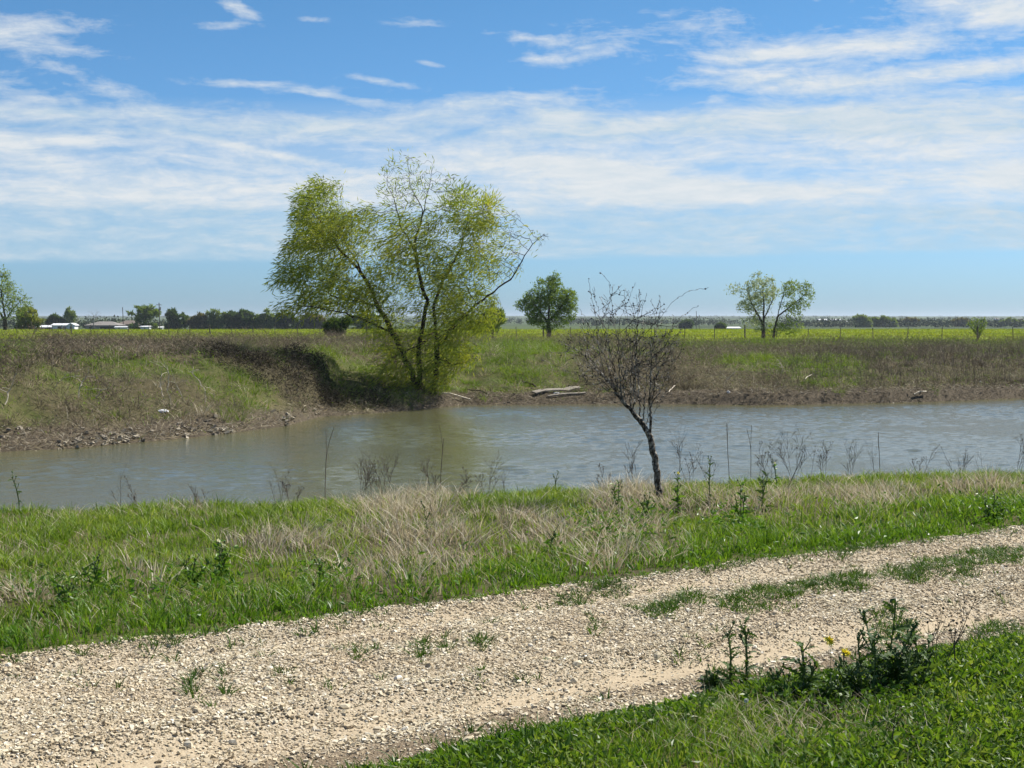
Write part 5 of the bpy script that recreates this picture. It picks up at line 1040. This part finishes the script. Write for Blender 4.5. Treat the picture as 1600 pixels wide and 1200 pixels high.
def near_plants():
    rg = np.random.default_rng(51)
    # foreground thistles
    leafy(1382, 1085, 150, rg, 'tall dark green thistle at the edge of the near verge, largest of all', stems=4, Lr=.12, rosette=34, perstem=22, fan=.42, stemr=.006)
    leafy(1255, 1100, 90, rg, 'bushy low thistle clump beside the yellow flowers on the near verge', stems=2, Lr=.13, rosette=34, perstem=16, fan=.3)
    leafy(1140, 1068, 78, rg, 'small spindly thistle stem, left one of the pair at the track edge', stems=1, Lr=.085, rosette=8, perstem=22); leafy(1166, 1078, 100, rg, 'slender thistle stem taller than its neighbour at the track edge', stems=1, Lr=.085, rosette=10, perstem=26)
    leafy(1440, 1085, 90, rg, 'medium thistle just right of the largest one on the near verge', stems=2, Lr=.12, rosette=14, perstem=18, fan=.4)
    for px, py, h, lab in ((1330, 1098, 50, 'low leafy thistle clump between the bushy clump and the largest thistle'), (1425, 1098, 70, 'leafy thistle clump in front of the medium thistle'), (1362, 1102, 85, 'leafy thistle clump right in front of the largest thistle'), (1345, 1078, 80, 'leafy thistle clump at the left foot of the largest thistle'), (1408, 1074, 95, 'leafy thistle clump at the right foot of the largest thistle'), (1215, 1092, 40, 'low leafy thistle clump left of the bushy clump'), (1295, 1112, 40, 'lowest thistle clump in front of the bushy clump'), (1120, 1086, 30, 'flat leafy clump at the foot of the spindly thistle pair')):
        leafy(px, py, h, rg, lab, stems=3, Lr=.10, rosette=34, perstem=12, fan=.7)
    for px, py, h, lab in ((1297, 1052, 48, 'yellow flower standing highest beside the bushy thistle'), (1322, 1050, 28, 'yellow flower between the bushy and the largest thistle'), (1344, 1085, 28, 'yellow flower lowest in front of the largest thistle')):
        b = hit(px, py); hh = h / FPX * b[1]; t = thing('yellow_flower', lab, 'flower', b, 'yellow flowers on the near verge'); s = Skel(); s.limb([b - np.array([0, 0, .02]), b + np.array([.004, 0, hh * .5]), b + np.array([-.006, 0, hh])], .03); s.done(.002, .0016); obj('stem', *s.mesh(s.r > -1, 4), M['stem'], t); flower_head(t, s.P[-1], .034, 'yellow', rg)
    for px, py, lab in ((1401, 1040, 'white dandelion puff below the largest thistle'), (1166, 1118, 'white dandelion puff below the spindly thistles'), (1594, 1080, 'white dandelion puff at the right end of the verge')):
        b = hit(px, py + 8); t = thing('dandelion', lab, 'flower', b, 'dandelion puffs on the near verge'); s = Skel(); s.limb([b - np.array([0, 0, .02]), b + np.array([0, 0, .085])], .03); s.done(.0018, .0015); obj('stem', *s.mesh(s.r > -1, 4), M['stem'], t)
        n = 90; d = norm(rg.normal(size=(n, 3))); V, F = leaves(np.repeat([s.P[-1]], n, 0), d, .012, .003, rg); obj('puff', V, F, M['puff'], t)
    dry_weed(1470, 1062, 150, rg, 'tall dry branched weed with seed heads right of the largest thistle', stems=3, nb=5, spread=.6, lev=1, r=.0026, group='dry weeds on the near verge', fan=.22, hs=.006)
    dry_weed(1493, 1060, 95, rg, 'shorter dry weed just right of the tall branched one on the verge', stems=1, nb=5, spread=.5, lev=1, r=.003, group='dry weeds on the near verge'); dry_weed(1390, 1192, 112, rg, 'single dark dead stem rising from the middle of the near verge', stems=1, nb=2, spread=.5, lev=1, heads=False, group='dry weeds on the near verge'); dry_weed(1597, 1165, 80, rg, 'single thin dead stem at the right end of the near verge', stems=1, nb=2, spread=.4, lev=1, heads=False, group='dry weeds on the near verge')
    dry_weed(648, 1192, 46, rg, 'small dry stem at the bottom corner where track and verge meet', stems=1, nb=2, spread=.5, lev=1, heads=False, r=.002, group='dry weeds on the near verge')
    # leafy plants of the bank between track and pond
    B = 'leafy plants between track and pond'
    leafy(345, 905, 58, rg, 'leafy dark green plant topped by cream flowers between dry grass patches', 'leafy_weed', 3, 'dock', 0.081, False, 34, 18, ('cream', 'cream', 'cream'), B, fan=.5)
    leafy(300, 915, 40, rg, 'low leafy plant left of the cream flowered one', 'leafy_weed', 3, 'dock', 0.074, False, 27, 14, (), B, fan=.6); leafy(500, 920, 42, rg, 'leafy plant alone between the dry grass and the track edge', 'leafy_weed', 2, 'dock', 0.068, False, 23, 16, (), B, fan=.4)
    leafy(150, 925, 45, rg, 'leafy plant in the dark green patch beside the track', 'leafy_weed', 3, 'dock', 0.074, False, 30, 14, (), B, fan=.6); leafy(95, 955, 40, rg, 'leafy plant lowest in the dark green patch beside the track', 'leafy_weed', 3, 'dock', 0.068, False, 23, 14, (), B, fan=.6)
    leafy(1158, 822, 62, rg, 'dark leafy plant right of the dead sapling, rooted in a tall clump', 'leafy_weed', 3, 'dock', .10, False, 34, 14, (), B, fan=.4); leafy(1192, 800, 60, rg, 'upright leafy stem behind the dark clump right of the sapling', 'leafy_weed', 2, 'thistle', .10, True, 8, 12, (), B, fan=.2)
    leafy(1060, 800, 60, rg, 'leafy stem with a yellow bloom right beside the sapling trunk', 'leafy_weed', 2, 'dock', 0.074, False, 17, 21, ('yellow',), B, fan=.2); leafy(965, 800, 45, rg, 'leafy plant left of the sapling trunk in front of dry grass', 'leafy_weed', 2, 'dock', 0.081, False, 23, 18, (), B, fan=.3)
    leafy(1010, 815, 40, rg, 'low leafy plant just below the sapling trunk', 'leafy_weed', 2, 'dock', 0.074, False, 23, 14, (), B, fan=.4); leafy(860, 865, 34, rg, 'small leafy stem at the foot of the widest dry grass patch', 'leafy_weed', 1, 'dock', .08, False, 8, 10, (), B)
    leafy(1550, 815, 42, rg, 'bushy green plant in the grass at the right end of the bank', 'leafy_weed', 4, 'dock', 0.087, False, 44, 14, (), B, fan=.7); leafy(1110, 790, 70, rg, 'tall slim leafy stem between sapling and dark clump', 'leafy_weed', 1, 'thistle', .09, True, 5, 16, (), B)
    leafy(668, 838, 45, rg, 'single slim leafy stem standing in light green grass left of the widest dry patch', 'leafy_weed', 1, 'thistle', .06, True, 3, 16, (), B); leafy(867, 768, 32, rg, 'small leafy stem against the water on the bank edge', 'leafy_weed', 1, 'thistle', .06, True, 4, 14, (), B); leafy(28, 778, 34, rg, 'leafy stem against the water at the left end of the bank edge', 'leafy_weed', 1, 'thistle', .08, True, 6, 14, (), B)
    leafy(1215, 770, 45, rg, 'leafy stem with a cream bloom on the bank edge right of the sapling', 'leafy_weed', 1, 'dock', .08, False, 4, 12, ('cream',), B)
    # dry weeds along the bank edge against the water
    L = 'fine brown dry weed standing at the near bank edge against the water'
    spots = [(190, 778, 46, 2, 6), (215, 778, 34, 2, 5), (310, 776, 24, 3, 5), (435, 775, 55, 3, 7), (455, 776, 38, 2, 6), (560, 772, 60, 3, 8), (585, 772, 70, 3, 9), (605, 772, 62, 3, 8), (680, 770, 58, 2, 7), (655, 772, 34, 2, 5), (715, 771, 40, 2, 6), (760, 768, 60, 3, 7), (790, 768, 44, 2, 6),
             (945, 757, 36, 2, 6), (990, 752, 60, 2, 6), (1060, 752, 80, 2, 7), (1080, 750, 60, 2, 6), (1110, 748, 44, 2, 6), (1185, 748, 70, 2, 8), (1205, 746, 56, 2, 7), (1240, 745, 70, 3, 8), (1262, 744, 60, 2, 7), (1290, 743, 50, 2, 7), (1330, 741, 54, 2, 7), (1370, 739, 50, 2, 6), (1440, 735, 40, 2, 6), (1500, 732, 34, 3, 6), (1540, 730, 30, 3, 6), (1590, 727, 52, 2, 7)]
    for n_, (px, py, h, k, nb) in enumerate(spots): dry_weed(px, py, h, rg, L, stems=k + (n_ * 7) % 3, nb=nb - (n_ % 2), spread=.6, lev=1 + (n_ * 5 % 3 > 0), r=.0019, fan=.4, hs=.0055, heads=n_ % 3 == 1)
    for px, py, h, lab in ((507, 775, 108, 'tall single dead stalk left of the willow reflection, with nothing beside it'), (687, 772, 92, 'tall single dead stalk in front of the willow reflection'), (1141, 750, 92, 'left one of two tall straight dead stalks right of the sapling'), (1175, 748, 88, 'right one of two tall straight dead stalks right of the sapling'), (1377, 742, 70, 'tall straight dead stalk alone at the right of the bank edge')):
        dry_weed(px, py, h, rg, lab, stems=1, nb=1, spread=.2, lev=1, heads=False, r=.006, group='tall dead stalks along the bank edge', nm='dead_stalk', fan=.02, lean=-.02)
    dry_weed(1225, 770, 75, rg, 'slanting dry stem leaning far to the right at the bank edge', stems=1, nb=3, spread=.4, lev=1, heads=True, r=.004, lean=.75, nm='leaning_weed')
near_plants()

def build_haze():
    V, F = box_vf((0, 4480, 2.0), (16000, 9160, 44)); m, t = new_mat('haze')
    p = t.new('ShaderNodeVolumePrincipled'); p.inputs['Color'].default_value = (.78, .87, 1.0, 1); p.inputs['Density'].default_value = HAZE; p.inputs['Anisotropy'].default_value = .2
    t.l.new(p.outputs[0], t.new('ShaderNodeOutputMaterial').inputs['Volume'])
    stuff('haze', V, F, m, 'faint pale haze in the air over the farmland', 'haze')
HAZE = .00011
build_haze()
for e in EMPT: del e['_b']
